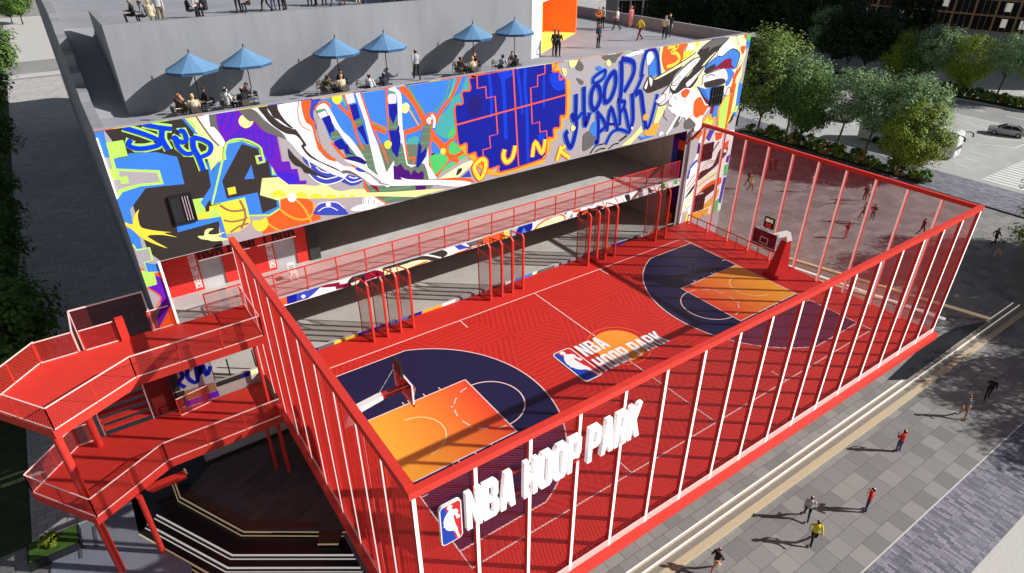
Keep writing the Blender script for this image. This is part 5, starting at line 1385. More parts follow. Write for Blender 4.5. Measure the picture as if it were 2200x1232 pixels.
for x, y, po, ya, t, b, l in ((1606,399,'walk',40,'black','black','person in black seen through the net beside the one in yellow'), (1611,411,'walk2',60,'yellow','brown','person in a yellow top seen through the net near the painted pier'),
    (1654,368,'stand',0,'maroon','black','person in maroon standing in shade beyond the net, nearer the pier'), (1664,366,'stand',90,'brown','black','person in brown standing in shade beyond the net, right of the one in maroon'), (1741,406,'walk',200,'pink','grey','person in pink walking beyond the middle of the far net'),
    (1862,424,'walk',30,'lgrey','black','person in light grey, farther of a pair beyond the far net'), (1856,432,'talk',-40,'black','brown','person in a dark jacket talking, nearer of a pair beyond the far net'), (1852,470,'walk',20,'grey','black','person in a grey coat walking in front of the pair beyond the net'),
    (1872,474,'talk',100,'brown','denim','person in a brown jacket right of the one in the grey coat'), (1816,513,'phone',-10,'maroon','pink','person with raised arms and pale trousers, nearest to the far hoop'), (1977,506,'walk2',60,'black','black','person in black beside the top rail at the fence corner'),
    (2133,527,'walk',-120,'brown','black','person in brown walking in the open right of the fence corner'), (2141,556,'walk2',-110,'grey','beige','person in grey and beige walking at the edge of the shade right of the fence')):
    pp(x, y, GZ if x < 2100 else LZ, po, W(ya), t, b, l, h=1.0, group=G2)
G3 = 'people on the roof terrace'
for x, y, po, ya, t, b, l, hr in ((1191,121,'stand',180,'black','black','person in black standing in front of the orange entrance','dark'), (1199,123,'talk',160,'black','black','person in black with a pale scarf facing the orange entrance','dark'),
    (1285,104,'stand',190,'navy','black','person in a short dark dress standing alone nearest the mural edge on the roof','dark'), (1286,64,'talk',100,'orange','black','person in an orange top in the pair far back on the roof','ginger'), (1294,62,'stand',-80,'lgrey','black','person in pale grey in the pair far back on the roof','dark'),
    (1325,66,'walk',30,'white','black','person in a white shirt and dark trousers on the roof','dark'), (1354,60,'stand',0,'pink','pink','person dressed all in pink by the roof parapet','blonde'), (1374,88,'walk',80,'yellow','maroon','person in a yellow coat with a maroon skirt crossing the roof','dark'),
    (1427,85,'stand',-60,'beige','black','person in a beige top beside the person in navy on the roof','silver'), (1436,80,'stand',120,'navy','navy','person in navy behind the beige-topped person on the roof','dark'), (897,172,'walk',-10,'lgrey','black','person in grey walking alone along the terrace between the parasols','dark')):
    pp(x, y, RZ, po, W(ya), t, b, l, hair=hr, h=1.0, group=G3)

# ================================================================ terrace furniture: parasols, tables, chairs
CAN = mat('parasol_blue', (102,144,182), .75, .06, 2); CANE = mat('parasol_valance', (58,92,130), .7)
def make_parasol():
    t = empty('parasol'); H = 2.80; R = 1.27; n = 8
    m = MB(); m.tube([(0,0,.05), (0,0,H+.12)], .025, BLACK, 8); m.tube([(0,0,H+.1), (0,0,H+.22)], .03, BLACK, 6); m.build('pole', t)
    m = MB(); m.tube([(0,0,0), (0,0,.08)], .25, BLACK, 16); m.build('base', t)
    m = MB()
    for k in range(n):
        a, b = 2*pi*k/n+.2, 2*pi*(k+1)/n+.2
        for j in range(5):
            u, v = j/5, (j+1)/5; sag = lambda q: H+.06-.72*q**1.08-.05*sin(pi*q)
            mid = (a+b)/2
            for s0, s1 in ((a, mid), (mid, b)):
                f = lambda q, g: (R*q*cos(g)*(1 if g != mid else .955), R*q*sin(g)*(1 if g != mid else .955), sag(q))
                m.face([f(u, s0), f(v, s0), f(v, s1), f(u, s1)], CAN)
        e0, e1 = (R*cos(a), R*sin(a)), (R*cos(b), R*sin(b)); z = H+.06-.72
        m.face([(*e0, z), (*e1, z), (e1[0]*.985, e1[1]*.985, z-.14), (e0[0]*.985, e0[1]*.985, z-.14)], CANE)
    m.build('canopy', t)
    for k in range(n):
        a = 2*pi*k/n+.2; m = MB(); m.bar((0,0,H-.35), (R*.55*cos(a), R*.55*sin(a), H-.4), .02, BLACK); m.build('rib', t)
    return t
def make_table():
    t = empty('cafe_table'); m = MB(); m.tube([(0,0,.72), (0,0,.75)], .42, mat('table_top_grey', (120,116,112), .4), 24); m.build('table_top', t)
    m = MB(); m.tube([(0,0,.02), (0,0,.72)], .03, STEEL, 8); m.tube([(0,0,0), (0,0,.03)], .24, STEEL, 16); m.build('leg', t); return t
def make_chair():
    t = empty('cafe_chair'); CH = mat('chair_steel', (112,112,116), .35, metal=.5); SL = mat('chair_slats', (84,74,66), .6)
    m = MB(); m.box((-.23,-.22,.43), (.23,.22,.46), SL); m.build('seat', t)
    for s in (-1, 1):
        for y in (-.2, .2): m = MB(); m.tube([(.25*s, y*1.1, 0), (.24*s, y, .66)], .014, CH, 6); m.build('leg', t)
    m = MB(); m.tube([(.24,.2,.66), (.25,0,.68), (.24,-.22,.7), (.15,-.27,.8), (0,-.28,.82), (-.15,-.27,.8), (-.24,-.22,.7), (-.25,0,.68), (-.24,.2,.66)], .015, CH, 6); m.box((-.18,-.275,.52), (.18,-.262,.78), SL); m.build('backrest', t)
    return t
par0, tab0, cha0 = make_parasol(), make_table(), make_chair(); used = [0, 0, 0]
def inst(o, i, loc, rz, label, cat, group):
    if used[i]: o = copy_tree(o)
    used[i] += 1; o.location = loc; o.rotation_euler.z = rz; return tag(o, label, cat, group)
ORD = ['first', 'second', 'third', 'fourth', 'fifth', 'sixth']
SEAT = [[('sit2','brown','olive','ginger'), ('sit','beige','black','blonde'), ('sit','black','black','dark')], [('sit','white','black','dark'), ('sit','black','black','dark'), ('sit2','grey','denim','dark')],
        [('sit2','olive','black','dark'), ('sit','beige','brown','blonde'), ('sit','navy','black','dark')], [('sit','white','black','dark'), ('sit','navy','navy','dark')],
        [('sit','brown','black','dark'), ('sit2','beige','olive','blonde'), ('sit','maroon','black','ginger')], [('sit','lgrey','black','dark'), ('sit','black','black','dark'), ('sit2','grey','black','dark')]]
TABS = [((405,212),(409,128)), ((512,206),(527,123)), ((714,176),(721,96)), ((806,176),(826,92)), ((1003,138),(1016,64)), ((1092,134),(1106,62))]
ANG = [200, 265, 20, 110]
for i, (tb, cn) in enumerate(TABS):
    up_ = at_y(*cn, 21.42); p = at(*tb, RZ+.75); p = Vector((p.x, min(max(p.y, 19.4), 20.5), RZ))
    wd = ORD[i]
    inst(par0, 0, (up_.x, 21.42, RZ), .1*i, f'blue parasol over the terrace, {wd} from the left along the grey wall', 'parasol', 'blue parasols on the terrace')
    inst(tab0, 1, p, 0, f'round cafe table under the {wd} parasol from the left', 'table', 'cafe tables on the terrace')
    for k in range(4):
        a = W(ANG[k]+8*i % 30); d = Vector((cos(a), sin(a), 0)); cp = p+d*.78
        sit = k < len(SEAT[i]); side = ['left', 'front', 'right rear', 'back'][k]
        inst(cha0, 2, cp, a+pi/2, f'steel cafe chair on the {side} side of the table under the {wd} parasol', 'chair', 'cafe chairs on the terrace')
        if sit:
            q = SEAT[i][k]; person(cp-d*.02, q[0], a+pi/2, q[1], q[2], f'person in {q[1]} seated on the {side} side of the table under the {wd} parasol', hair=q[3], group='people seated at the cafe tables')
pp(780,168,RZ,'stand',W(180),'black','black','person in black standing beside the fourth parasol table from the left',group=G3)
pp(1013,138,RZ,'talk',W(180),'black','black','person in black standing behind the fifth parasol table from the left',group=G3)
# upper terrace: parasol and guests cut off by the top edge
G4 = 'guests on the upper terrace'
for x, y, po, ya, t, b, h, l in ((293,52,'sit','90','black','black','silver','person in black with grey hair seated at the left end of the upper terrace'), (318,54,'sit2','60','grey','black','dark','person in grey seated between two others at the left of the upper terrace'), (330,54,'sit','-20','beige','beige','blonde','blonde person in beige at the left of the upper terrace'),
    (350,52,'stand','170','lgrey','olive','dark','person in a pale top and olive skirt standing above the wall'), (409,42,'sit','-90','black','black','ginger','ginger person in black seated behind the wall near the left'), (430,38,'sit','180','lgrey','black','dark','person in light grey seated behind the wall, left of the one in black'), (447,38,'sit','40','black','black','dark','broad person in black seated with their back to the wall'),
    (515,28,'stand','0','black','black','dark','person in black standing by a chair on the upper terrace'), (538,26,'sit','120','brown','black','dark','person in brown seated on the upper terrace'), (574,25,'walk','40','olive','black','dark','person in olive on the upper terrace beside the one in white'), (590,24,'stand','20','white','denim','dark','person in white and jeans on the upper terrace'),
    (606,22,'stand','0','black','black','dark','person in black on the upper terrace next to the one in white'), (615,22,'stand','60','navy','black','dark','person in navy on the upper terrace right of the one in white'), (667,12,'stand','0','black','navy','dark','left one of two dark-clothed persons at the middle of the upper terrace'), (680,12,'stand','90','navy','black','dark','right one of two dark-clothed persons at the middle of the upper terrace'),
    (698,11,'stand','0','maroon','black','dark','person in maroon at the top edge above the long wall'), (722,14,'walk','70','grey','denim','dark','person in grey and jeans at the top edge above the wall'), (738,12,'stand','0','brown','brown','dark','person all in brown at the top edge above the wall'), (770,10,'stand','0','beige','beige','blonde','person in beige at the top edge above the wall'), (784,9,'stand','80','navy','denim','dark','person in navy and jeans at the top edge, right of the one in beige'), (835,7,'sit','0','black','olive','dark','rightmost seated person at the top edge above the wall'), (858,5,'stand','0','teal','black','dark','person in teal at the top edge near the right end of the group')):
    p = at(x, y, UF); p.y = max(p.y, UY+.7); person(p, po, W(float(ya)), t, b, l, hair=h, group=G4)
o = copy_tree(par0); p = at(236, 62, RZ); o.location = (p.x+1.5, 66, RZ); o.scale = (1.6,)*3; tag(o, 'large blue parasol at the top edge, far left of the upper terrace', 'parasol', 'blue parasols on the terrace')
for i, (x, y) in enumerate(((225, 20), (250, 16))): person(Vector((p.x+.6+1.5*i, 67, RZ)), 'sit', W(90+180*i), ('brown','black')[i], 'black', ('person in brown under the large parasol at the top left', 'person in black under the large parasol at the top left')[i], group=G4)

# ================================================================ trees and shrubs
def leaf_mat(name, c1, c2):
    m = bpy.data.materials.new(name); m.use_nodes = True; nt = m.node_tree; b = nt.nodes['Principled BSDF']; L = nt.links.new
    ge = nt.nodes.new('ShaderNodeNewGeometry'); rp = nt.nodes.new('ShaderNodeValToRGB'); tc = nt.nodes.new('ShaderNodeTexCoord'); n = nt.nodes.new('ShaderNodeTexNoise'); n.inputs['Scale'].default_value = .55
    rp.color_ramp.elements[0].color = (*[lin(v) for v in c1], 1); rp.color_ramp.elements[1].color = (*[lin(v) for v in c2], 1)
    ad = nt.nodes.new('ShaderNodeMath'); ad.operation = 'ADD'; h = nt.nodes.new('ShaderNodeMath'); h.operation = 'MULTIPLY'; h.inputs[1].default_value = .5
    L(ge.outputs['Random Per Island'], ad.inputs[0]); L(tc.outputs['Object'], n.inputs['Vector']); L(n.outputs['Fac'], ad.inputs[1]); L(ad.outputs[0], h.inputs[0]); L(h.outputs[0], rp.inputs[0]); L(rp.outputs[0], b.inputs['Base Color'])
    b.inputs['Roughness'].default_value = .6; b.inputs['Specular IOR Level'].default_value = .25
    tr = nt.nodes.new('ShaderNodeBsdfTranslucent'); L(rp.outputs[0], tr.inputs[0]); mx = nt.nodes.new('ShaderNodeMixShader'); mx.inputs[0].default_value = .15
    out = nt.nodes['Material Output']; L(b.outputs[0], mx.inputs[1]); L(tr.outputs[0], mx.inputs[2]); L(mx.outputs[0], out.inputs['Surface'])
    return m
LF_G = leaf_mat('leaf_grey_green', (54,88,46), (164,196,136)); LF_Y = leaf_mat('leaf_yellow_green', (60,84,18), (164,180,56)); LF_D = leaf_mat('leaf_deep_green', (38,70,26), (112,150,60)); LF_O = leaf_mat('leaf_dry', (120,104,50), (190,160,84))
LF_SHADE = leaf_mat('leaf_grove_shade', (14,30,12), (48,72,34))  # shade over the far grove is put into this darker leaf colour
LF_M = leaf_mat('leaf_mixed_green', (56,86,34), (166,188,96))
BARK = mat('bark', (78,66,56), .9, .3, 6)
def crown_mesh(seed, R, Hc, z0, lf, n_cl, n_lf, size, dome=.6):
    r = random.Random(seed); m = MB()
    for c in range(n_cl):
        while True:
            v = Vector((r.uniform(-1,1), r.uniform(-1,1), r.uniform(-1,1)))
            if .25 < v.length < 1: break
        v = v.normalized()*(r.uniform(.35,1)**.5); q = 1-.12*r.random()
        if v.z < -.3: v.z *= .8
        cc = Vector((v.x*R*q*(1-.25*max(0,-v.z)), v.y*R*q*(1-.25*max(0,-v.z)), z0+Hc*.5+v.z*Hc*.5)); cr_ = R*r.uniform(.17,.34)
        for k in range(n_lf):
            d = Vector((r.gauss(0,1), r.gauss(0,1), r.gauss(0,1)*.8)).normalized()*cr_*r.uniform(.45,1.05)
            p = cc+d; nrm = (d.normalized()*.5+(p-Vector((0,0,z0+Hc*.35))).normalized()*.8+Vector((r.uniform(-.6,.6), r.uniform(-.6,.6), r.uniform(0,.8)))).normalized()
            a = nrm.cross(Vector((r.uniform(-1,1), r.uniform(-1,1), r.uniform(-1,1)))).normalized(); b = nrm.cross(a); s = size*r.uniform(.6,1.3)
            m.face([p-a*s, p-b*s*.55, p+a*s, p+b*s*.55], lf)
    return m
def trunk_mesh(seed, H, R, z1, r0=.16):
    r = random.Random(seed+99); m = MB(); b = Vector((r.uniform(-.2,.2), r.uniform(-.2,.2), z1))
    m.tube([(0,0,-.1), (.03,0,z1*.5), tuple(b)], [r0,r0*.8,r0*.62], BARK, 8)
    for k in range(7):
        a = 2*pi*k/7+r.uniform(-.3,.3); e = Vector((R*.62*cos(a), R*.62*sin(a), z1+(H-z1)*r.uniform(.35,.75))); md = b.lerp(e, .5)+Vector((0,0,-.12*R))
        m.tube([tuple(b-Vector((0,0,.3*r.random()))), tuple(md), tuple(e)], [r0*.45,r0*.3,r0*.1], BARK, 5)
        for j in range(2):
            f = e+Vector((r.uniform(-1,1), r.uniform(-1,1), r.uniform(.1,1)))*R*.3; m.tube([tuple(md.lerp(e,.5)), tuple(f)], [r0*.2,r0*.06], BARK, 4)
    return m
TREES = {}
def tree(kind, x, y, z, label, sc=1.0, rz=0.0, group=None, cat='tree'):
    if kind not in TREES:
        sd, H, R, z1, lf, nc, nl, sz = dict(grey=(1,10.4,4.2,3.2,LF_G,125,105,.15), grey2=(4,10.2,4.1,3.6,LF_G,80,90,.14), yellow=(2,10.4,4.3,1.2,LF_Y,135,105,.15), deep=(3,10.2,4.2,2.0,LF_D,130,95,.16), mixed=(5,12.0,4.7,2.2,LF_M,145,105,.16), dark=(7,11.0,4.4,2.2,LF_SHADE,130,60,.22), lane=(6,8.6,3.4,1.8,LF_D,120,64,.17))[kind]
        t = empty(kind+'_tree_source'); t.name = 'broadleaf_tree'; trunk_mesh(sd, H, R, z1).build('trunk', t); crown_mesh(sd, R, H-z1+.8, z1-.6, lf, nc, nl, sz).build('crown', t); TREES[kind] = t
    else: t = copy_tree(TREES[kind])
    t.location = (x, y, z); t.rotation_euler.z = rz; t.scale = (sc, sc, sc*random.uniform(.95,1.06)); return tag(t, label, cat, group)
GA, GB, GC, GL = 'trees along the near kerb', 'trees across the street', 'shaded trees behind the far street', 'trees along the left lane'
for kd, x, y, s, l in (('mixed',72.2,39.6,1.08,'tall yellow-green tree right behind the corner of the painted facade'), ('grey',73.6,36.0,1.0,'grey-green domed tree beside the tall yellow-green one at the facade corner'), ('deep',71.4,32.6,.86,'dark bushy tree between the facade corner trees and the open-crowned tree'), ('grey2',73.8,28.6,1.02,'open-crowned grey-green tree with visible branches above the fence rail'),
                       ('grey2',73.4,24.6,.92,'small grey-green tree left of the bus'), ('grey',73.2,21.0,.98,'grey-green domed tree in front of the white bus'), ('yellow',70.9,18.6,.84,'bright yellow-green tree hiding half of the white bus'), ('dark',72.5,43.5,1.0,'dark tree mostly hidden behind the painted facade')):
    tree(kd, x, y, LZ, l, s*1.08, x, GA)
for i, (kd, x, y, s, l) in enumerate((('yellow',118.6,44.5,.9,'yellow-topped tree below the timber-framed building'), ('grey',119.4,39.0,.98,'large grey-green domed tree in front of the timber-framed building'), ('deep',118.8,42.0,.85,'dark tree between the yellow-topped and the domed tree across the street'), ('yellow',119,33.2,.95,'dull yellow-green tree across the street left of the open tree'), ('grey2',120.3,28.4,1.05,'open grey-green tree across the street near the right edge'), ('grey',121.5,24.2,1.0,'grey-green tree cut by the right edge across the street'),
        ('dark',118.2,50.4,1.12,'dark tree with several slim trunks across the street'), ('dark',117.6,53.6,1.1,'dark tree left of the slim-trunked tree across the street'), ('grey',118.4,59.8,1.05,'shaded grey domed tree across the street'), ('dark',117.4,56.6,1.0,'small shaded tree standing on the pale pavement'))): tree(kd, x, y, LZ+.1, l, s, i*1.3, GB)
rt = random.Random(5)
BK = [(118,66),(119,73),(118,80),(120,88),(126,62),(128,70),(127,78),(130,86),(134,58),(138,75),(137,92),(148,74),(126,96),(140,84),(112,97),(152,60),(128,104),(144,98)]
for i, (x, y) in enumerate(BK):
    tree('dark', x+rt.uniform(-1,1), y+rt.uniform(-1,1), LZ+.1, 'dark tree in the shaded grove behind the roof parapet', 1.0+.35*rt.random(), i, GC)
for i, (kd, x, y, s, l) in enumerate((('lane',-16.9,124,1.6,'bright green tree at the upper left edge over the lane'), ('lane',-18.0,98,1.6,'green tree behind the bright one at the left edge'), ('lane',-17.4,76,1.35,'shaded tree at the left edge below the bright one'), ('lane',-17.2,57,1.2,'shaded tree at the left edge beside the dark lane, upper one'), ('lane',-17.0,46,1.15,'shaded tree at the left edge half way down the lane'),
        ('lane',-17.0,36.5,1.1,'shaded tree at the left edge beside the black windowless wall'), ('lane',-16.0,29.5,1.2,'dark tree at the left edge above the red stair tower'), ('lane',-11.2,222,1.3,'dark hedge-like tree at the top left beside the roof edge'), ('lane',-13.6,226,1.0,'small leafy tree at the very top left'))): tree(kd, x, y, LZ, l, s, i*.9, GL)
tree('yellow', 56.6, -1.2, LZ, 'tree at the right edge of the picture beside the stepped podium', .95, 2.0); 
for i, (x, y, s) in enumerate(((62.5,-6.5,1.15), (57.5,-10.0,1.1), (48.5,-14.0,1.0), (44.5,-17.5,.95), (66,-14,1.15), (54,-16,1.05), (68,-7,1.1), (60,-15.5,1.1), (64,-1.5,1.0))): tree(('deep','grey','yellow')[i % 3], x, y, LZ, 'tree outside the right edge shading the plaza', s, i, 'trees outside the right edge')
def make_shrub(seed, lf):
    t = empty('shrub'); crown_mesh(seed, .62, 1.0, .05, lf, 26, 26, .1).build('foliage', t); m = MB(); m.tube([(0,0,-.05), (0,0,.4)], .04, BARK, 6); m.build('stem', t); return t
shr = [make_shrub(31, LF_D), make_shrub(32, LF_O), make_shrub(33, LF_Y)]; su = [0, 0, 0]
def shrub(k, x, y, z, label, s, group):
    o = shr[k] if not su[k] else copy_tree(shr[k]); su[k] = 1; o.location = (x, y, z); o.rotation_euler.z = x*3; o.scale = (s, s, s*random.uniform(.8,1.1)); return tag(o, label, 'shrub', group)
for i in range(26):
    y = 40-.95*i; k = (0,0,1,0,2)[i % 5]; shrub(k, 71.6+rt.uniform(-.7,.7), y, LZ, ('low round green shrub under the near kerb trees', 'low dry tan shrub under the near kerb trees', 'low yellow-green shrub under the near kerb trees')[k], 1.0+rt.random()*.8, ('round green kerb shrubs', 'dry tan kerb shrubs', 'yellow-green kerb shrubs')[k])
for i in range(24):
    y = 44-.98*i; k = (0,2,0,1,0)[i % 5]; shrub(k, 117.2+rt.uniform(-.5,.5), y, LZ+.1, ('low round green shrub on the kerb across the street', 'low dry tan shrub on the kerb across the street', 'low yellow-green shrub on the kerb across the street')[k], 1.3+rt.random()*.8, ('round green shrubs across the street', 'dry tan shrubs across the street', 'yellow-green shrubs across the street')[k])
g = MB(); g.box((70.6,16.5,LZ), (72.8,42,LZ+.16), mat('planting_soil', (60,66,36), .95, .4, 2)); g.box((116.2,20,LZ), (118.2,100,LZ+.22), MATS['planting_soil']); struct('planting_bed', g)
t = empty('planter', (-14.6, 15.9, LZ)); tag(t, 'dark planter with a bright green bush beside the grey ramp', 'planter')
m = MB(); m.box((-15.6,15.2,LZ), (-13.4,16.6,LZ+.5), mat('planter_wall', (40,42,46), .6)); part(m, 'trough', t); m = MB(); m.box((-15.5,15.3,LZ+.4), (-13.5,16.5,LZ+.55), mat('turf', (76,110,40), .95, .4, 3)); part(m, 'soil', t)
shrub(2, -14.6, 15.9, LZ+.5, 'bright green bush in the dark planter at the lower left', .75, 'planter bushes')

# ================================================================ vehicles
def wheel(r=.32):
    m = MB(); TY = mat('tyre', (28,28,30), .8); RIMM = mat('wheel_rim', (150,152,156), .35, metal=.6)
    return TY, RIMM
def make_car(col):
    t = empty('parked_car'); TY, RIMM = wheel(); GL = mat('car_glass', (24,28,34), .08)
    prof = [(-2.25,.42), (-2.28,.62), (-2.2,.84), (-1.5,.95), (-.7,.98), (.9,.98), (1.6,.95), (2.15,.86), (2.25,.66), (2.2,.4)]
    m = MB()
    for i in range(len(prof)-1):
        (x0, z0), (x1, z1) = prof[i], prof[i+1]; w0, w1 = .86-.1*(abs(x0)/2.25)**4, .86-.1*(abs(x1)/2.25)**4
        m.face([(x0,-w0+.05*(z0-.4),z0), (x1,-w1+.05*(z1-.4),z1), (x1,w1-.05*(z1-.4),z1), (x0,w0-.05*(z0-.4),z0)], col)
    for s in (-1, 1):
        P = [(x, s*(.86-.1*(abs(x)/2.25)**4), z) for x, z in prof]; B = [(x, s*(.84-.1*(abs(x)/2.25)**4), .26) for x, z in prof]
        for i in range(len(P)-1): m.face([B[i], B[i+1], P[i+1], P[i]], col)
    m.face([(-2.2,-.7,.26), (-2.2,.7,.26), (2.2,.7,.26), (2.2,-.7,.26)], BLACK); m.build('body', t)
    m = MB(); lo = [(-1.75,.955), (1.15,.985)]; hi = [(-.95,1.4), (.35,1.42)]
    a = [(-1.8,-.72,.95), (1.2,-.74,.98), (1.2,.74,.98), (-1.8,.72,.95)]; b = [(-1.0,-.58,1.4), (.3,-.6,1.43), (.3,.6,1.43), (-1.0,.58,1.4)]
    for i in range(4): m.face([a[i], a[(i+1) % 4], b[(i+1) % 4], b[i]], GL)
    m.build('windows', t); m = MB(); m.hexa([(p[0],p[1],p[2]-.005) for p in b]+[(p[0]*.92-.02,p[1]*.92,p[2]+.05) for p in b], col)
    for s in (-1, 1): m.bar((-.35,s*.735,.96), (-.38,s*.60,1.41), .06, col); m.bar((1.18,s*.735,.98), (.3,s*.6,1.42), .06, col); m.bar((-1.78,s*.715,.95), (-1.0,s*.58,1.41), .07, col)
    m.build('roof', t)
    for x in (-1.38, 1.4):
        for s in (-1, 1):
            m = MB(); m.tube([(x,s*.68,.32), (x,s*.885,.32)], .32, TY, 18); w = m.build('wheel', t); m = MB(); m.tube([(x,s*.87,.32), (x,s*.895,.32)], .2, RIMM, 14); m.build('rim', w)
    for s in (-1, 1):
        m = MB(); m.box((2.12,s*.55-.14,.66), (2.26,s*.55+.14,.8), mat('head_lamp', (230,230,225), .2)); m.build('headlight', t); m = MB(); m.box((-2.285,s*.58-.14,.68), (-2.2,s*.58+.14,.82), mat('tail_lamp', (150,20,20), .3)); m.build('tail_light', t)
        m = MB(); m.box((.75,s*.8-.02,.98), (.95,s*.98+.02,1.1), col); m.build('mirror', t)
    return t
SIL_ = mat('car_silver', (158,158,160), .3, metal=.25); WHC = mat('car_white', (226,226,226), .3)
p, q = at(2124,286,LZ), at(2198,297,LZ)
c1 = make_car(SIL_); c1.location = ((p.x+q.x)/2, (p.y+q.y)/2, LZ+.02); c1.rotation_euler.z = atan2(q.y-p.y, q.x-p.x)+pi; tag(c1, 'silver saloon car parked alone in the sunny car park', 'car', 'cars near the street')
c2 = make_car(WHC); p = at(1884,199,LZ); c2.location = (p.x, p.y, LZ+.02); c2.rotation_euler.z = W(-80); tag(c2, 'white car driving on the shaded street behind the trees', 'car', 'cars near the street')
c3 = copy_tree(c2); p = at(1800,258,LZ); c3.location = (p.x, p.y, LZ+.02); tag(c3, 'white car glimpsed through the open-crowned tree in the car park', 'car', 'cars near the street')
def make_bus():
    t = empty('coach_bus'); BW = mat('bus_white', (208,208,210), .3); BG = mat('bus_glass', (26,28,32), .08); m = MB()
    sec = lambda y, zt, w: [(-w,y,.35), (-w,y,1.3), (-w*.99,y,zt-.35), (-w*.86,y,zt), (w*.86,y,zt), (w*.99,y,zt-.35), (w,y,1.3), (w,y,.35)]
    S_ = [sec(-6.0,2.6,1.1), sec(-5.85,3.25,1.25), sec(-5.4,3.45,1.27), sec(5.6,3.45,1.27), sec(5.95,3.2,1.2)]
    for a, b in zip(S_, S_[1:]):
        for i in range(8): m.face([a[i], a[(i+1) % 8], b[(i+1) % 8], b[i]], BW)
    m.face(S_[0], BW); m.face(S_[-1][::-1], BW); m.build('body', t)
    m = MB(); m.hexa([(-1.05,-6.03,1.25), (1.05,-6.03,1.25), (1.05,-5.9,1.25), (-1.05,-5.9,1.25), (-1.08,-5.93,2.85), (1.08,-5.93,2.85), (1.08,-5.7,2.85), (-1.08,-5.7,2.85)], BG); m.build('windscreen', t)
    for s in (-1, 1): m = MB(); m.box((s*1.285-.01,-5.2,1.55), (s*1.285+.01,5.4,2.9), BG); m.build('side_window', t)
    m = MB(); m.box((-.8,-3.6,3.45), (.8,-.6,3.66), BW); m.box((-.8,1.0,3.45), (.8,3.6,3.62), BW); m.build('roof_unit', t)
    for s in (-1, 1):
        m = MB(); m.tube([(s*1.15,-5.75,3.2), (s*1.4,-6.3,3.3), (s*1.5,-6.65,3.1), (s*1.5,-6.7,2.7)], [.05,.06,.09,.12], BLACK, 6); m.build('mirror', t)
        for y in (-3.7, 3.4):
            m = MB(); m.tube([(s*.95,y,.5), (s*1.29,y,.5)], .5, MATS['tyre'], 18); m.build('wheel', t)
        m = MB(); m.box((s*.8-.2,-6.06,.65), (s*.8+.2,-5.98,.85), MATS['head_lamp']); m.build('headlight', t)
    return t
b1 = make_bus(); p = at(2052,348,LZ); b1.location = (p.x+.3, p.y+6.4, LZ+.02); b1.rotation_euler.z = W(6); tag(b1, 'white coach with black mirror arms parked behind the yellow-green tree', 'bus')

# ================================================================ far buildings
TIM = mat('timber_frame', (214,172,124), .7, .15, 1.5); DK = mat('dark_room', (30,28,27), .5); CUR = mat('white_blind', (236,230,218), .7, emit=.3); PLN = mat('grey_plinth', (186,184,182), .85, .12, .5)
def facade(name, p, q, base, floors, fh, bay, label, frame, panel, ext=0.0, depth=9, seed=1, skip=0):
    P, Q = Vector(p), Vector(q); d = (Q-P).normalized(); nrm = Vector((-d.y, d.x)); 
    if nrm.dot(Vector((CAM.x, CAM.y))-P) > 0: nrm = -nrm
    L = (Q-P).length+ext; t = empty(name, (*P, base)); tag(t, label, 'building'); r = random.Random(seed)
    pt = lambda a, b: (P.x+d.x*a+nrm.x*b, P.y+d.y*a+nrm.y*b)
    m = MB(); m.prism([pt(0,.6), pt(L,.6), pt(L,depth), pt(0,depth)], base, base+floors*fh, frame); part(m, 'wall', t)
    n = int(L/bay); m = MB()
    for k in range(n+1): m.prism([pt(k*bay-.22,0), pt(k*bay+.22,0), pt(k*bay+.22,.6), pt(k*bay-.22,.6)], base, base+floors*fh, frame)
    for f in range(floors+1): m.prism([pt(0,-.02), pt(L,-.02), pt(L,.58), pt(0,.58)], base+f*fh-.2, base+f*fh+.16, frame)
    part(m, 'frame', t); cnt = 0
    for f in range(floors):
        for k in range(n):
            if cnt >= 96: break
            m = MB(); a0, a1 = k*bay+.3, (k+1)*bay-.3; z0, z1 = base+f*fh+.22, base+(f+1)*fh-.26; m.prism([pt(a0,.5), pt(a1,.5), pt(a1,.57), pt(a0,.57)], z0, z1, DK)
            c = r.random()
            if c < .38: w0 = a0+r.uniform(.1,.5)*(a1-a0); m.prism([pt(w0,.44), pt(w0+.35*(a1-a0),.44), pt(w0+.35*(a1-a0),.49), pt(w0,.49)], z0+.9, z1-.3, panel)
            for j in range(1, 3): m.prism([pt(a0+(a1-a0)*j/3-.05,.3), pt(a0+(a1-a0)*j/3+.05,.3), pt(a0+(a1-a0)*j/3+.05,.49), pt(a0+(a1-a0)*j/3-.05,.49)], z0, z1, frame)
            part(m, 'window', t); cnt += 1
    return t
p, q = at(1838,52,LZ), at(2200,92,LZ)
m = MB(); Pq = [at(*c, LZ) for c in ((1830,50), (2230,95), (2230,105), (1826,62))]; 
facade('timber_framed_building', (p.x,p.y), (q.x,q.y), LZ+1.5, 7, 3.6, 4.6, 'brown timber-framed building with dark windows and white blinds at the upper right', TIM, CUR, 30, 14, 4)
d_ = (q-p).normalized(); m = MB(); m.bar((p.x-8*d_.x, p.y-8*d_.y, LZ+.75), (q.x+40*d_.x, q.y+40*d_.y, LZ+.75), 3.4, PLN, 1.5); tag(m.build('plinth_wall'), 'long grey plinth wall below the timber-framed building', 'wall')
facade('dark_office_building', (112,112), (150,92), LZ, 5, 4.2, 3.2, 'dark shaded building with slender vertical bars at the top behind the roof parapet', mat('dark_stone', (120,118,116), .8, .1, .5), DK, 0, 12, 8)
m = MB(); p = at(1806,42,LZ); m.box((p.x-1,p.y-1,LZ), (p.x+9,p.y+6,LZ+30), mat('white_tower_wall', (226,226,224), .6)); 
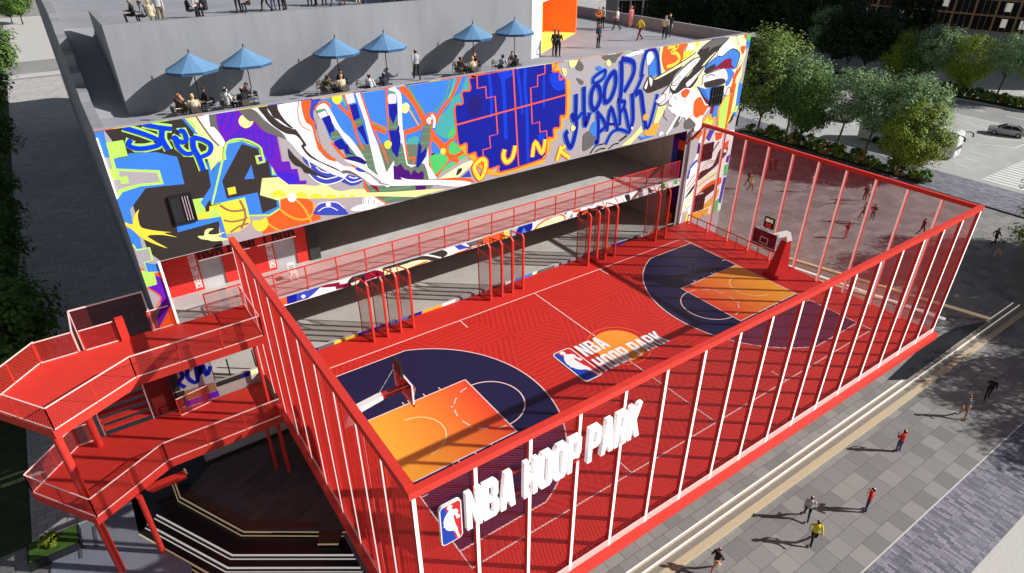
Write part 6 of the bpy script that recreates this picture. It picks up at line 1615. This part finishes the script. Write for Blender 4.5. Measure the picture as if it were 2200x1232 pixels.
for k in range(4): m.box((p.x-1.06,p.y+.2+1.6*k,LZ), (p.x-1.005,p.y+.5+1.6*k,LZ+30), mat('tower_joint', (120,120,124), .6))
tag(m.build('white_tower'), 'bright white tower sliver between the dark trees and the timber building', 'building')
# unseen tall slab added right of view to keep the far grove in shade
tw = empty('unseen_shade_slab', (190, 38, LZ)); tag(tw, 'unseen grey slab outside the right edge, added to shade the far grove', 'building')
m = MB(); m.hexa([(138,25,LZ), (150,13,LZ), (206,28,LZ), (196,42,LZ), (138,25,66), (150,13,66), (206,28,66), (196,42,66)], PLN); part(m, 'wall', tw)
# ================================================================ camera, sun, sky
cd = bpy.data.cameras.new('camera'); co = bpy.data.objects.new('camera', cd); COL.objects.link(co); S.camera = co
co.location = CAM; cd.sensor_width = 36; cd.lens = 36*FPX/2200; cd.clip_end = 3000; cd.clip_start = .1
co.matrix_world = Matrix.Translation(CAM) @ Matrix((cr, cu, -cf)).transposed().to_4x4() @ Matrix.Rotation(-RO, 4, 'Z')
sd = bpy.data.lights.new('sun', 'SUN'); sd.energy = 5.0; sd.angle = radians(.55); sd.color = (1, .972, .935)
so = bpy.data.objects.new('sun', sd); COL.objects.link(so)
SUN = Vector((1.32, -1.07, 1.0)).normalized(); so.rotation_euler = SUN.to_track_quat('Z', 'Y').to_euler(); so.location = (60, -50, 60)
w = bpy.data.worlds.new('World'); S.world = w; w.use_nodes = True; nt = w.node_tree
sky = nt.nodes.new('ShaderNodeTexSky'); sky.sky_type = 'NISHITA'; sky.sun_disc = False; sky.sun_elevation = math.asin(SUN.z); sky.sun_rotation = atan2(SUN.x, SUN.y)
sky.air_density = .7; sky.dust_density = .4; sky.ozone_density = .6
bg = nt.nodes['Background']; bg.inputs['Strength'].default_value = .06; hs = nt.nodes.new('ShaderNodeHueSaturation'); hs.inputs['Saturation'].default_value = .55; nt.links.new(sky.outputs[0], hs.inputs['Color']); nt.links.new(hs.outputs[0], bg.inputs[0])
S.view_settings.view_transform = 'Standard'; S.view_settings.look = 'None'; S.view_settings.exposure = .25; S.view_settings.gamma = 1
S.cycles.max_bounces = 6; S.cycles.transparent_max_bounces = 24
